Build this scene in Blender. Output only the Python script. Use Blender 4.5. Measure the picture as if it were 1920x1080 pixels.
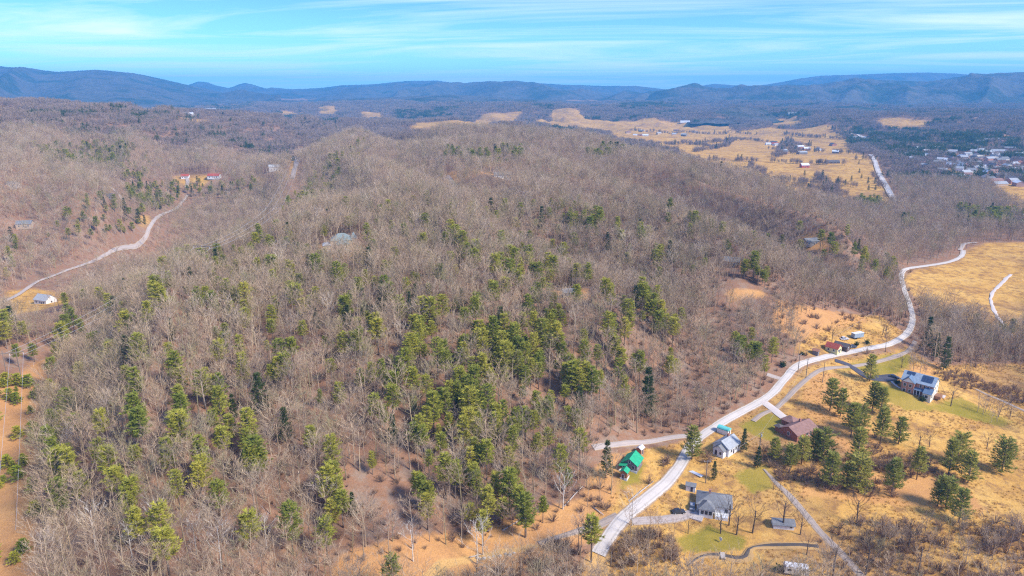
import bpy, math, random
import numpy as np
from mathutils import Vector, Matrix
R = math.radians
for o in list(bpy.data.objects):
    bpy.data.objects.remove(o)
SC = bpy.context.scene
COL = SC.collection
rng = random.Random(7)
nrg = np.random.default_rng(11)

# ------------------------------------------------------------------ camera
CAM_H, PITCH, FPX = 134.0, R(15.7), 1297.0
cd = bpy.data.cameras.new('camera')
cd.sensor_width = 36.0
cd.lens = 36.0 * FPX / 1920.0
cd.clip_start, cd.clip_end = 1.0, 120000.0
cam = bpy.data.objects.new('camera', cd)
COL.objects.link(cam)
cam.location = (0, 0, CAM_H)
cam.rotation_euler = (math.pi / 2 - PITCH, 0, 0)
SC.camera = cam

# ------------------------------------------------------------------ sky, sun, exposure
SUN_AZ, SUN_EL = R(118), R(41)      # azimuth clockwise from +Y (the view direction)
W = bpy.data.worlds.new('World')
SC.world = W
W.use_nodes = True
wn, wl = W.node_tree.nodes, W.node_tree.links
wn.clear()
w_out = wn.new('ShaderNodeOutputWorld')
w_bg = wn.new('ShaderNodeBackground')
w_bg.inputs['Strength'].default_value = 0.15
sky = wn.new('ShaderNodeTexSky')
sky.sky_type = 'NISHITA'
sky.sun_disc = False
sky.sun_elevation, sky.sun_rotation = SUN_EL, SUN_AZ
sky.air_density, sky.dust_density, sky.ozone_density = 1.0, 0.3, 2.0
tc = wn.new('ShaderNodeTexCoord')
sep = wn.new('ShaderNodeSeparateXYZ')
wl.new(tc.outputs['Generated'], sep.inputs[0])
def wmath(op, a, b=None, c=None):
    n = wn.new('ShaderNodeMath'); n.operation = op
    for i, x in enumerate((a, b, c)):
        if x is None: continue
        if isinstance(x, (int, float)): n.inputs[i].default_value = x
        else: wl.new(x, n.inputs[i])
    return n.outputs[0]
# cirrus: a high thin layer, seen in true perspective (direction projected on a plane)
zz = wmath('ADD', wmath('MAXIMUM', sep.outputs[2], 0.0), 0.035)
px, py = wmath('DIVIDE', sep.outputs[0], zz), wmath('DIVIDE', sep.outputs[1], zz)
comb = wn.new('ShaderNodeCombineXYZ')
wl.new(wmath('ADD', wmath('MULTIPLY', px, 0.17), wmath('MULTIPLY', py, 0.02)), comb.inputs[0])
wl.new(wmath('ADD', wmath('MULTIPLY', py, 0.36), wmath('MULTIPLY', px, 0.05)), comb.inputs[1])
cn = wn.new('ShaderNodeTexNoise'); cn.inputs['Scale'].default_value = 1.15
cn.inputs['Detail'].default_value = 7; cn.inputs['Roughness'].default_value = 0.62
cn.inputs['Distortion'].default_value = 1.1
wl.new(comb.outputs[0], cn.inputs['Vector'])
cr = wn.new('ShaderNodeValToRGB')
cr.color_ramp.elements[0].position, cr.color_ramp.elements[0].color = 0.43, (0, 0, 0, 1)
cr.color_ramp.elements[1].position, cr.color_ramp.elements[1].color = 0.74, (1, 1, 1, 1)
wl.new(cn.outputs['Fac'], cr.inputs[0])
# clear sky, deeper and more cyan than the bare model (strongly processed photograph)
tint = wn.new('ShaderNodeMix'); tint.data_type = 'RGBA'; tint.blend_type = 'MULTIPLY'
tint.inputs[0].default_value = 1.0
wl.new(sky.outputs[0], tint.inputs[6])
tr_ = wn.new('ShaderNodeValToRGB')
tr_.color_ramp.elements[0].position, tr_.color_ramp.elements[0].color = 0.0, (0.36, 0.70, 0.95, 1)
tr_.color_ramp.elements[1].position, tr_.color_ramp.elements[1].color = 0.13, (0.22, 0.41, 0.88, 1)
wl.new(sep.outputs[2], tr_.inputs[0]); wl.new(tr_.outputs[0], tint.inputs[7])
cm = wn.new('ShaderNodeMix'); cm.data_type = 'RGBA'
wl.new(wmath('MULTIPLY', cr.outputs[0], 0.8), cm.inputs[0])
wl.new(tint.outputs[2], cm.inputs[6])
cm.inputs[7].default_value = (4.3, 4.75, 5.3, 1)
wl.new(cm.outputs[2], w_bg.inputs[0])
wl.new(w_bg.outputs[0], w_out.inputs[0])

sl = bpy.data.lights.new('sun', 'SUN')
sl.energy, sl.angle, sl.color = 3.0, R(14), (1.0, 0.93, 0.82)
sun = bpy.data.objects.new('sun', sl)
COL.objects.link(sun)
sd = Vector((math.sin(SUN_AZ) * math.cos(SUN_EL), math.cos(SUN_AZ) * math.cos(SUN_EL), math.sin(SUN_EL)))
sun.rotation_euler = sd.to_track_quat('Z', 'Y').to_euler()
sun.location = sd * 500
SC.view_settings.view_transform = 'Standard'
SC.view_settings.look = 'None'
SC.view_settings.exposure = 1.05
SC.view_settings.gamma = 1.0
SC.view_settings.use_curve_mapping = False
SC.cycles.max_bounces = 4
SC.cycles.diffuse_bounces = 2
SC.cycles.glossy_bounces = 1
SC.cycles.transmission_bounces = 1
SC.cycles.transparent_max_bounces = 4
SC.cycles.volume_bounces = 0
SC.cycles.filter_width = 1.2
SC.cycles.use_denoising = False

# ------------------------------------------------------------------ noise, terrain
def _hash(i, j, s):
    n = (i.astype(np.int64) * 374761393 + j.astype(np.int64) * 668265263 + s * 2147483647) & 0x7fffffff
    n = ((n ^ (n >> 13)) * 1274126177) & 0x7fffffff
    return ((n ^ (n >> 16)) & 0xffffff) / float(0xffffff)
def vnoise(x, y, s=0):
    i, j = np.floor(x), np.floor(y)
    fx, fy = x - i, y - j
    fx, fy = fx * fx * (3 - 2 * fx), fy * fy * (3 - 2 * fy)
    a, b = _hash(i, j, s), _hash(i + 1, j, s)
    c, d = _hash(i, j + 1, s), _hash(i + 1, j + 1, s)
    return (a + (b - a) * fx) * (1 - fy) + (c + (d - c) * fx) * fy
def fbm(x, y, oct=4, s=0):
    t, a = 0.0, 0.5
    for k in range(oct):
        t = t + a * (vnoise(x * 2 ** k + 17.3 * k, y * 2 ** k - 9.1 * k, s + k) - 0.5)
        a *= 0.5
    return t * 2
def ray(u, v):
    a, b = (u - 960.0) / FPX, (540.0 - v) / FPX
    c, s = math.cos(PITCH), math.sin(PITCH)
    return a, c + b * s, -s + b * c
def at_z(u, v, z):
    x, y, w = ray(u, v)
    t = (z - CAM_H) / w
    return x * t, y * t, z
ctrl = []
# ground seen in the photograph: (u, v, height); 13 m of canopy is added where flagged
for u, v, z in [(1125,1035,0),(1300,1050,-2),(1600,1075,-2),(1900,1050,-3),(1900,850,-3),(1720,742,2),(1500,805,3),(1340,945,0),
        (1360,838,3),(1185,872,4),(1440,750,4),(1560,668,6),(1700,630,5),(1712,590,4),(1690,510,3),(1800,485,1),(1900,560,-3),
        (1900,470,2),(1850,700,-3),(1650,345,0),(1400,302,3),(1300,262,5),(1500,262,3),(1850,330,2),(1900,300,6),(1680,378,0),
        (1850,410,1),(1800,245,22),(1600,240,18),(1250,232,14),(1100,1060,0),(900,1030,1),(600,1060,3),
        (100,1070,8),(900,900,7),(600,900,12),(300,900,15),(60,850,13),(900,720,16),(600,700,24),(300,700,24),(60,700,19),
        (640,466,31),(300,560,23),(1000,610,19),(1200,720,8),(1250,610,13),(1375,500,21),(1520,462,20),(1620,560,8),
        (1060,555,23),(50,545,-8),(250,463,-8),(335,388,-5),(550,305,8),(50,425,16),(400,335,16),(515,320,15),(900,335,38),
        (620,203,38),(860,234,22),(1060,214,30),(1700,228,26),(350,218,35),(-300,560,6),(2200,560,-2),(2200,900,-3),(-300,800,16)]:
    ctrl.append(at_z(u, v, z * 1.22))
for u, v, z in [(900,246,44),(1100,252,41),(1280,314,27),(1400,342,20),(1500,370,14),(1580,391,8),(1660,406,4),(650,258,42),(700,330,38),
        (0,300,40),(0,190,84),(150,197,78),(250,210,68),(420,232,44),(300,300,26),(470,219,44),(200,350,28),(540,420,24),
        (450,500,24),(800,400,33),(1000,400,33),(1200,400,28),(-300,185,86),(820,560,25),(1000,468,31),(1100,503,28),(1200,543,24)]:
    x, y, _ = at_z(u, v, z * 1.24 + 13)
    ctrl.append((x, y, z * 1.24))
for u, v, z in [(1000,468,31),(1100,503,28),(1200,543,24)]:
    x, y, _ = at_z(u, v, z * 1.24 + 13); ctrl.append((x * 1.15, y * 1.15, z * 1.24 - 16))
def hid(u, Y, z):
    if Y < 3000: Y *= 1.22
    z *= 1.22
    ctrl.append(((u - 960) / FPX * Y * 1.02, Y, z))
for a in [(1280,900,2),(1500,730,0),(1660,650,0),(1100,1350,14),(900,1450,18),(650,1400,18),(0,1900,60),(250,2000,32),(470,2700,22),
          (250,405,-6),(120,350,2),(960,20,0),(960,-400,0),(200,100,8),(1700,100,-2),(960,80,0),
          (0,4000,40),(500,4500,45),(960,4500,48),(1400,4000,42),(1900,3600,35),(0,8000,60),(960,8000,70),(1900,8000,60),
          (960,10000,60),(-1500,9000,60),(3400,9000,60),(-1500,1500,60),(3400,1500,5)]: hid(*a)
ctrl = np.array(ctrl, float)
def warp(x, y):
    r = np.sqrt(x * x + y * y) + 12.0
    return np.stack([np.arctan2(x, y) * 2.0, np.log(r)], -1)
_q = warp(ctrl[:, 0], ctrl[:, 1])
def _phi(a, b):
    d = ((a[:, None, :] - b[None, :, :]) ** 2).sum(-1)
    return np.sqrt(d + 0.05 ** 2)
_n = len(ctrl)
_A = np.zeros((_n + 3, _n + 3))
_A[:_n, :_n] = _phi(_q, _q) - np.eye(_n) * 0.004
_A[:_n, _n] = 1; _A[:_n, _n + 1:] = _q
_A[_n:, :_n] = _A[:_n, _n:].T
_w = np.linalg.solve(_A, np.concatenate([ctrl[:, 2], [0, 0, 0]]))
def terrain(x, y):
    x, y = np.asarray(x, float).ravel(), np.asarray(y, float).ravel()
    z = np.empty_like(x)
    for k in range(0, len(x), 20000):
        q = warp(x[k:k + 20000], y[k:k + 20000])
        z[k:k + 20000] = _phi(q, _q) @ _w[:_n] + _w[_n] + q @ _w[_n + 1:]
    r = np.sqrt(x * x + y * y)
    hill = np.clip((z - 5) / 12, 0, 1) * np.clip((r - 150) / 150, 0, 1)
    far = np.clip((r - 1200) / 1600, 0, 1)
    z = z + hill * (9.0 * fbm(x / 120, y / 120, 3, 5) + 8.0 * fbm((x + .35 * y) / 105, (y - .35 * x) / 330, 2, 13) + 30.0 * (0.5 - np.abs(2 * vnoise((x + .4 * y) / 95, (y - .4 * x) / 420, 15) - 1))) + far * 36 * fbm(x / 680, y / 680, 3, 9) + 0.35 * fbm(x / 14, y / 14, 2, 3) * np.clip(400 / (r + 1), 0, 1)
    return z
az_f = np.radians(np.arange(-44, 44.001, 0.135))
az_c = np.radians(np.arange(48, 313, 4.0))
AZ = np.concatenate([az_f, az_c])
RR = np.concatenate([np.geomspace(4, 140, 36)[:-1], np.geomspace(140, 1600, 255)[:-1], np.geomspace(1600, 10400, 90)])
_a, _r = np.meshgrid(AZ, RR)
GX, GY = np.sin(_a) * _r, np.cos(_a) * _r
GZ = terrain(GX, GY).reshape(GX.shape)
_azx = np.concatenate([AZ, [AZ[0] + 2 * math.pi]])
_lr = np.log(RR)
def zf(x, y):
    x, y = np.asarray(x, float), np.asarray(y, float)
    a = np.arctan2(x, y)
    a = np.where(a < AZ[0], a + 2 * math.pi, a)
    ci = np.interp(a, _azx, np.arange(len(_azx)))
    ri = np.interp(np.log(np.hypot(x, y) + 1e-6), _lr, np.arange(len(RR)))
    i0 = np.minimum(ri.astype(int), len(RR) - 2); j0 = ci.astype(int) % len(AZ); j1 = (j0 + 1) % len(AZ)
    fi, fj = ri - i0, ci - np.floor(ci)
    return (GZ[i0, j0] * (1 - fi) + GZ[i0 + 1, j0] * fi) * (1 - fj) + (GZ[i0, j1] * (1 - fi) + GZ[i0 + 1, j1] * fi) * fj
def Z(x, y): return float(zf(np.array([x]), np.array([y]))[0])
def ground_at(pts, h=0.0):
    """world points where the sight lines of survey points meet the ground (or a level h above it)"""
    p = np.array(pts, float).reshape(-1, 2)
    a, b = (p[:, 0] - 960) / FPX, (540 - p[:, 1]) / FPX
    c, s = math.cos(PITCH), math.sin(PITCH)
    d = np.stack([a, c + b * s, -s + b * c], -1)
    ts = np.geomspace(60, 24000, 1400)
    X, Y = d[:, :1] * ts, d[:, 1:2] * ts
    dz = CAM_H + d[:, 2:] * ts - zf(X, Y) - h
    k = np.argmax(dz < 0, axis=1)
    k = np.where(dz.min(1) > 0, len(ts) - 1, np.maximum(k, 1))
    i = np.arange(len(p))
    d0, d1 = dz[i, k - 1], dz[i, k]
    f = np.clip(d0 / (d0 - d1 + 1e-9), 0, 1)
    t = ts[k - 1] + (ts[k] - ts[k - 1]) * f
    out = d * t[:, None]
    out[:, 2] = zf(out[:, 0], out[:, 1])
    return out
def G(u, v, h=0.0): return Vector(ground_at([(u, v)], h)[0])

# ------------------------------------------------------------------ materials
def mat(name, build):
    m = bpy.data.materials.new(name); m.use_nodes = True
    nt = m.node_tree
    b = nt.nodes['Principled BSDF']
    b.inputs['Roughness'].default_value = 0.9
    b.inputs['Specular IOR Level'].default_value = 0.15
    build(nt, b)
    return m
def N(nt, t, **k):
    n = nt.nodes.new(t)
    for a, v in k.items(): setattr(n, a, v)
    return n
def noise(nt, scale, detail=4, rough=0.6, vec=None):
    n = N(nt, 'ShaderNodeTexNoise')
    n.inputs['Scale'].default_value = scale; n.inputs['Detail'].default_value = detail; n.inputs['Roughness'].default_value = rough
    if vec is None:
        g = N(nt, 'ShaderNodeNewGeometry'); vec = g.outputs['Position']
    nt.links.new(vec, n.inputs['Vector'])
    return n.outputs['Fac']
def ramp(nt, fac, stops):
    r = N(nt, 'ShaderNodeValToRGB')
    e = r.color_ramp.elements
    while len(e) < len(stops): e.new(0.5)
    for k, (p, c) in enumerate(stops):
        e[k].position = p; e[k].color = (*c, 1)
    nt.links.new(fac, r.inputs[0])
    return r.outputs[0]
def mix(nt, f, a, b, mode='MIX'):
    m = N(nt, 'ShaderNodeMix', data_type='RGBA', blend_type=mode)
    for i, x in ((0, f), (6, a), (7, b)):
        if isinstance(x, (int, float)): m.inputs[i].default_value = x
        elif isinstance(x, tuple): m.inputs[i].default_value = (*x, 1)
        else: nt.links.new(x, m.inputs[i])
    return m.outputs[2]
def mth(nt, op, a, b=0.0):
    m = N(nt, 'ShaderNodeMath', operation=op)
    for i, x in enumerate((a, b)):
        if isinstance(x, (int, float)): m.inputs[i].default_value = x
        else: nt.links.new(x, m.inputs[i])
    return m.outputs[0]
def bump(nt, b, h, dist=0.3, strength=0.6):
    n = N(nt, 'ShaderNodeBump'); n.inputs['Distance'].default_value = dist; n.inputs['Strength'].default_value = strength
    nt.links.new(h, n.inputs['Height']); nt.links.new(n.outputs[0], b.inputs['Normal'])
def flat(name, c, var=0.12, scale=1.2, rough=0.85, c2=None, spec=0.15, metal=0.0):
    """weathered plain colour: noise between the colour and a darker or second one"""
    c2 = c2 or tuple(x * (1 - 2 * var) for x in c)
    def f(nt, b):
        t = N(nt, 'ShaderNodeTexCoord')
        nt.links.new(mix(nt, noise(nt, scale, 5, 0.65, t.outputs['Object']), c, c2), b.inputs['Base Color'])
        b.inputs['Roughness'].default_value = rough; b.inputs['Specular IOR Level'].default_value = spec
        b.inputs['Metallic'].default_value = metal
    return mat(name, f)
def leafy(name, stops, scale=0.6, thin=0.0):
    """colour picked per plant, mottled inside it"""
    def f(nt, b):
        oi = N(nt, 'ShaderNodeObjectInfo')
        c = ramp(nt, oi.outputs['Random'], stops)
        t = N(nt, 'ShaderNodeTexCoord')
        v = noise(nt, scale, 3, 0.6, t.outputs['Object'])
        k = ramp(nt, v, [(0.25, (0.62, 0.62, 0.6)), (0.75, (1.32, 1.3, 1.25))])
        nt.links.new(mix(nt, 1.0, c, k, 'MULTIPLY'), b.inputs['Base Color'])
        b.inputs['Roughness'].default_value = 0.95
        b.inputs['Specular IOR Level'].default_value = 0.05
        if thin:
            tl = N(nt, 'ShaderNodeBsdfTranslucent'); ms = N(nt, 'ShaderNodeMixShader'); ms.inputs[0].default_value = thin
            nt.links.new(mix(nt, 1.0, c, k, 'MULTIPLY'), tl.inputs['Color'])
            nt.links.new(b.outputs[0], ms.inputs[1]); nt.links.new(tl.outputs[0], ms.inputs[2])
            nt.links.new(ms.outputs[0], nt.nodes['Material Output'].inputs['Surface'])
    return mat(name, f)
M = {}
M['bark'] = leafy('bare_bark', [(0.0, (.38, .285, .20)), (0.2, (.49, .36, .24)), (0.4, (.57, .435, .285)), (0.6, (.43, .29, .20)), (0.75, (.39, .335, .18)), (0.9, (.25, .18, .145)), (1.0, (.68, .55, .41))])
M['bark_pale'] = leafy('pale_bark', [(0.0, (.62, .57, .50)), (1.0, (.70, .64, .57))])
M['bark_dark'] = leafy('dark_bark', [(0.0, (.13, .10, .08)), (1.0, (.20, .15, .12))])
M['pine_bark'] = leafy('pine_bark', [(0.0, (.20, .15, .12)), (1.0, (.30, .24, .20))])
M['needle'] = leafy('pine_needles', [(0.0, (.30, .34, .065)), (0.35, (.44, .44, .075)), (0.6, (.56, .52, .09)), (0.8, (.37, .39, .075)), (1.0, (.64, .57, .10))], thin=.35)
M['needle_yard'] = leafy('yard_pine_needles', [(0.0, (.36, .37, .09)), (0.5, (.47, .45, .105)), (1.0, (.55, .50, .12))], thin=.35)
M['needle_dark'] = leafy('dark_needles', [(0.0, (.08, .12, .04)), (1.0, (.14, .17, .05))], thin=.35)
M['bright_shrub'] = leafy('young_pine_needles', [(0.0, (.28, .36, .04)), (0.5, (.42, .46, .05)), (1.0, (.56, .52, .06))], thin=.35)
M['twig'] = leafy('shrub_twigs', [(0.0, (.34, .21, .14)), (0.5, (.42, .28, .175)), (1.0, (.28, .19, .15))])
M['twig_far'] = leafy('distant_twigs', [(0.0, (.30, .225, .18)), (0.5, (.38, .28, .21)), (1.0, (.25, .19, .165))])

# ------------------------------------------------------------------ small mesh toolkit
class MB:
    def __init__(s): s.v, s.f, s.m = [], [], []
    def add(s, vs, fs, mi=0):
        o = len(s.v)
        s.v.extend([tuple(p) for p in vs]); s.f.extend([tuple(i + o for i in f) for f in fs]); s.m.extend([mi] * len(fs))
    def box(s, x0, x1, y0, y1, z0, z1, mi=0):
        s.add([(x0,y0,z0),(x1,y0,z0),(x1,y1,z0),(x0,y1,z0),(x0,y0,z1),(x1,y0,z1),(x1,y1,z1),(x0,y1,z1)],
              [(0,3,2,1),(4,5,6,7),(0,1,5,4),(1,2,6,5),(2,3,7,6),(3,0,4,7)], mi)
    def tube(s, pts, rad, n=5, mi=0, cap=True):
        o = len(s.v); pts = [Vector(p) for p in pts]
        for k, p in enumerate(pts):
            d = (pts[min(k + 1, len(pts) - 1)] - pts[max(k - 1, 0)]).normalized()
            a = d.orthogonal().normalized(); b = d.cross(a)
            for i in range(n):
                t = 2 * math.pi * i / n
                s.v.append(tuple(p + (a * math.cos(t) + b * math.sin(t)) * rad[k]))
        for k in range(len(pts) - 1):
            for i in range(n):
                j = (i + 1) % n
                s.f.append((o + k*n + i, o + k*n + j, o + k*n + n + j, o + k*n + n + i)); s.m.append(mi)
        if cap:
            s.f.append(tuple(o + (len(pts) - 1) * n + i for i in range(n))); s.m.append(mi)
            s.f.append(tuple(o + n - 1 - i for i in range(n))); s.m.append(mi)
    def blade(s, p, d, w, mi=0):
        """a thin tapering twig or needle spray: one triangle"""
        p, d = Vector(p), Vector(d)
        a = d.cross(Vector((rng.uniform(-1,1), rng.uniform(-1,1), rng.uniform(-1,1))))
        if a.length < 1e-6: a = d.orthogonal()
        a = a.normalized() * w * 0.5
        o = len(s.v); s.v.extend([tuple(p - a), tuple(p + a), tuple(p + d)]); s.f.append((o, o+1, o+2)); s.m.append(mi)
    def mesh(s, name, mats, smooth=False):
        me = bpy.data.meshes.new(name)
        me.from_pydata(s.v, [], s.f)
        for m in (mats if isinstance(mats, (list, tuple)) else [mats]): me.materials.append(m)
        if len(me.materials) > 1: me.polygons.foreach_set('material_index', s.m)
        if smooth: me.polygons.foreach_set('use_smooth', [True] * len(s.f))
        me.update()
        return me
def obj(name, me, parent=None, loc=None, rz=0.0):
    o = bpy.data.objects.new(name, me); COL.objects.link(o)
    if parent: o.parent = parent
    if loc is not None: o.location = loc
    if rz: o.rotation_euler = (0, 0, rz)
    return o
def tag(o, label, cat, group=None, kind=None):
    o['label'] = label; o['category'] = cat
    if group: o['group'] = group
    if kind: o['kind'] = kind
    return o
def thing(name, label, cat, loc, rz=0.0, group=None):
    return tag(obj(name, None, None, loc, rz), label, cat, group)
def part(name, mb, m, parent, smooth=False): return obj(name, mb.mesh(name, m, smooth), parent)

# ------------------------------------------------------------------ ground zones
def poly(pts): return ground_at(pts)[:, :2]
def inside(x, y, P):
    r = np.zeros(x.shape, bool)
    bb = (x >= P[:, 0].min()) & (x <= P[:, 0].max()) & (y >= P[:, 1].min()) & (y <= P[:, 1].max())
    if not bb.any(): return r
    xs, ys = x[bb], y[bb]; c = np.zeros(xs.shape, bool)
    for k in range(len(P)):
        x0, y0 = P[k]; x1, y1 = P[k - 1]
        t = (y0 > ys) != (y1 > ys)
        c ^= t & (xs < (x1 - x0) * (ys - y0) / (y1 - y0 + 1e-12) + x0)
    r[bb] = c
    return r
FIELD = [poly([(u_, v_ + (7 if v_ < 246 and v_ > sum(q[1] for q in p) / len(p) else 0)) for u_, v_ in p]) for p in [
    [(1692,522),(1714,506),(1800,488),(1815,468),(1850,455),(1960,455),(1960,625),(1900,640),(1850,620),(1800,600),(1740,590),(1716,560)],
    [(1060,1110),(1130,1000),(1190,975),(1300,850),(1335,812),(1440,748),(1500,694),(1560,674),(1650,664),(1700,650),(1760,690),(1830,680),(1960,680),(1960,1130)],
    [(1148,925),(1160,865),(1185,842),(1285,826),(1288,850),(1262,890),(1190,955),(1130,985),(1110,965)],
    [(1490,662),(1500,640),(1540,612),(1600,590),(1650,592),(1692,622),(1665,648),(1600,662),(1540,668)],
    [(1130,232),(1200,224),(1370,234),(1375,246),(1440,240),(1570,236),(1595,262),(1600,285),(1640,296),(1655,330),(1682,380),(1640,395),(1560,385),(1480,358),(1300,318),(1250,280),(1150,262)],
    [(778,229),(850,226),(926,229),(920,240),(850,241),(770,239)], [(852,222),(905,214),(982,209),(975,219),(900,224)],
    [(1030,208),(1088,206),(1102,222),(1060,226),(1030,219)], [(1636,221),(1700,222),(1745,227),(1740,236),(1660,232)],
    [(1850,340),(1960,350),(1960,410),(1900,388),(1870,365)], [(598,200),(615,195),(642,203),(630,208),(600,207)],
    [(520,207),(570,205),(575,211),(530,212)], [(330,217),(395,216),(400,222),(345,222)], [(672,212),(718,209),(720,216),(680,218)],
    [(325,330),(350,326),(400,332),(385,346),(350,352),(335,345)], [(258,404),(280,404),(282,420),(262,424)],
    [(546,300),(562,290),(556,325),(545,338)], [(478,332),(502,332),(500,342),(482,343)],
    [(10,545),(60,540),(135,548),(135,566),(80,580),(20,592)], [(1180,226),(1000,226),(1010,231),(1180,236)],
    [(1780,315),(1800,318),(1795,328),(1778,326)], [(1440,225),(1500,221),(1505,228),(1445,231)]]]
LAWN = [poly(p) for p in [
    [(1570,700),(1600,680),(1700,660),(1712,672),(1700,690),(1672,704),(1640,704),(1600,690)],
    [(1640,712),(1690,730),(1740,760),(1800,745),(1900,790),(1880,800),(1760,770),(1700,770),(1640,740)],
    [(1385,800),(1430,770),(1470,785),(1450,830),(1410,815)], [(1400,880),(1440,870),(1450,915),(1410,925),(1375,890)],
    [(1170,890),(1210,870),(1200,905),(1165,915)], [(1265,1010),(1330,985),(1400,1010),(1390,1030),(1280,1035)]]]
SOIL = [poly(p) for p in [
    [(-60,800),(10,725),(60,682),(105,668),(112,690),(108,730),(-60,760)],
    [(600,1100),(640,1040),(830,1000),(1000,960),(1120,925),(1150,960),(1120,1010),(1000,1060),(900,1100)],
    [(1110,880),(1150,850),(1170,850),(1150,900),(1160,940),(1120,960),(1090,930)],
    [(1440,745),(1480,695),(1500,690),(1470,730),(1330,815),(1310,810)],
    [(1520,700),(1570,700),(1600,760),(1650,830),(1600,860),(1500,760)], [(1690,690),(1760,680),(1740,720),(1760,760),(1700,700)],
    [(1360,545),(1430,545),(1440,560),(1370,565)], [(1490,440),(1550,440),(1555,470),(1500,470)],
    [(1500,880),(1800,900),(1850,960),(1700,950),(1500,930)], [(830,325),(985,322),(985,338),(850,345)],
    [(1460,560),(1600,590),(1640,600),(1500,640),(1440,610)], [(600,460),(700,460),(705,485),(610,485)],[(1030,540),(1100,540),(1105,562),(1035,562)]]]
_ca = np.array(G(30, 722)[:2]); _cb = np.array([-41.0, 5.0]); _cd = (_cb - _ca) / np.hypot(*(_cb - _ca)); _cn = np.array([-_cd[1], _cd[0]])
CORR = np.array([_ca - _cd * 6 + _cn * 9, _cb + _cn * 12, _cb - _cn * 40, _ca - _cd * 6 - _cn * 40])
SOIL.append(CORR)
TRACK = [poly(p) for p in [[(760,1110),(820,1050),(900,1038),(1010,1018),(1010,1028),(900,1050),(840,1065),(810,1110)],
    [(1100,1110),(1105,1050),(1122,1036),(1142,1036),(1150,1110)]]]
def zone(x, y, PS):
    m = np.zeros(x.shape, bool)
    for P in PS: m |= inside(x, y, P)
    return m
def soft_zone(x, y, PS, w=6.0):
    """0 outside, 1 inside, ramping over some metres on either side of the outline"""
    out = np.zeros(x.shape)
    for P in PS:
        r = max(60.0, np.hypot(*P.mean(0)) * 0.05)
        bb = (x > P[:, 0].min() - r) & (x < P[:, 0].max() + r) & (y > P[:, 1].min() - r) & (y < P[:, 1].max() + r)
        if not bb.any(): continue
        xs, ys = x[bb], y[bb]; d = np.full(xs.shape, 1e9)
        for k in range(len(P)):
            ax, ay = P[k - 1]; ex, ey = P[k] - P[k - 1]
            t = np.clip(((xs - ax) * ex + (ys - ay) * ey) / (ex * ex + ey * ey + 1e-9), 0, 1)
            d = np.minimum(d, np.hypot(xs - ax - t * ex, ys - ay - t * ey))
        sg = np.where(inside(xs, ys, P), 1, -1) * d
        out[bb] = np.maximum(out[bb], np.clip(0.5 + sg / np.clip(np.hypot(xs, ys) / (40 if w > 3 else 110), w, 40), 0, 1))
    return out
gx, gy = GX.ravel(), GY.ravel()
nr, nc = GX.shape
me = bpy.data.meshes.new('ground')
vs = np.stack([gx, gy, GZ.ravel()], -1)
idx = np.arange(nr * nc).reshape(nr, nc)
nx = np.roll(idx, -1, axis=1)
quads = np.stack([idx[:-1], nx[:-1], nx[1:], idx[1:]], -1).reshape(-1, 4)[:, ::-1]
cap_ = [tuple(int(i) for i in idx[0][::-1][::6])]
me.from_pydata(vs.tolist(), [], quads.tolist() + cap_)
me.polygons.foreach_set('use_smooth', [True] * len(me.polygons))
ca = me.attributes.new('zone', 'FLOAT_COLOR', 'POINT')
buf = np.zeros((nr * nc, 4), np.float32)
buf[:, 0] = soft_zone(gx, gy, FIELD); buf[:, 1] = soft_zone(gx, gy, LAWN); buf[:, 2] = soft_zone(gx, gy, SOIL); buf[:, 3] = soft_zone(gx, gy, TRACK, 2.0)
ca.data.foreach_set('color', buf.ravel())
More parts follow.
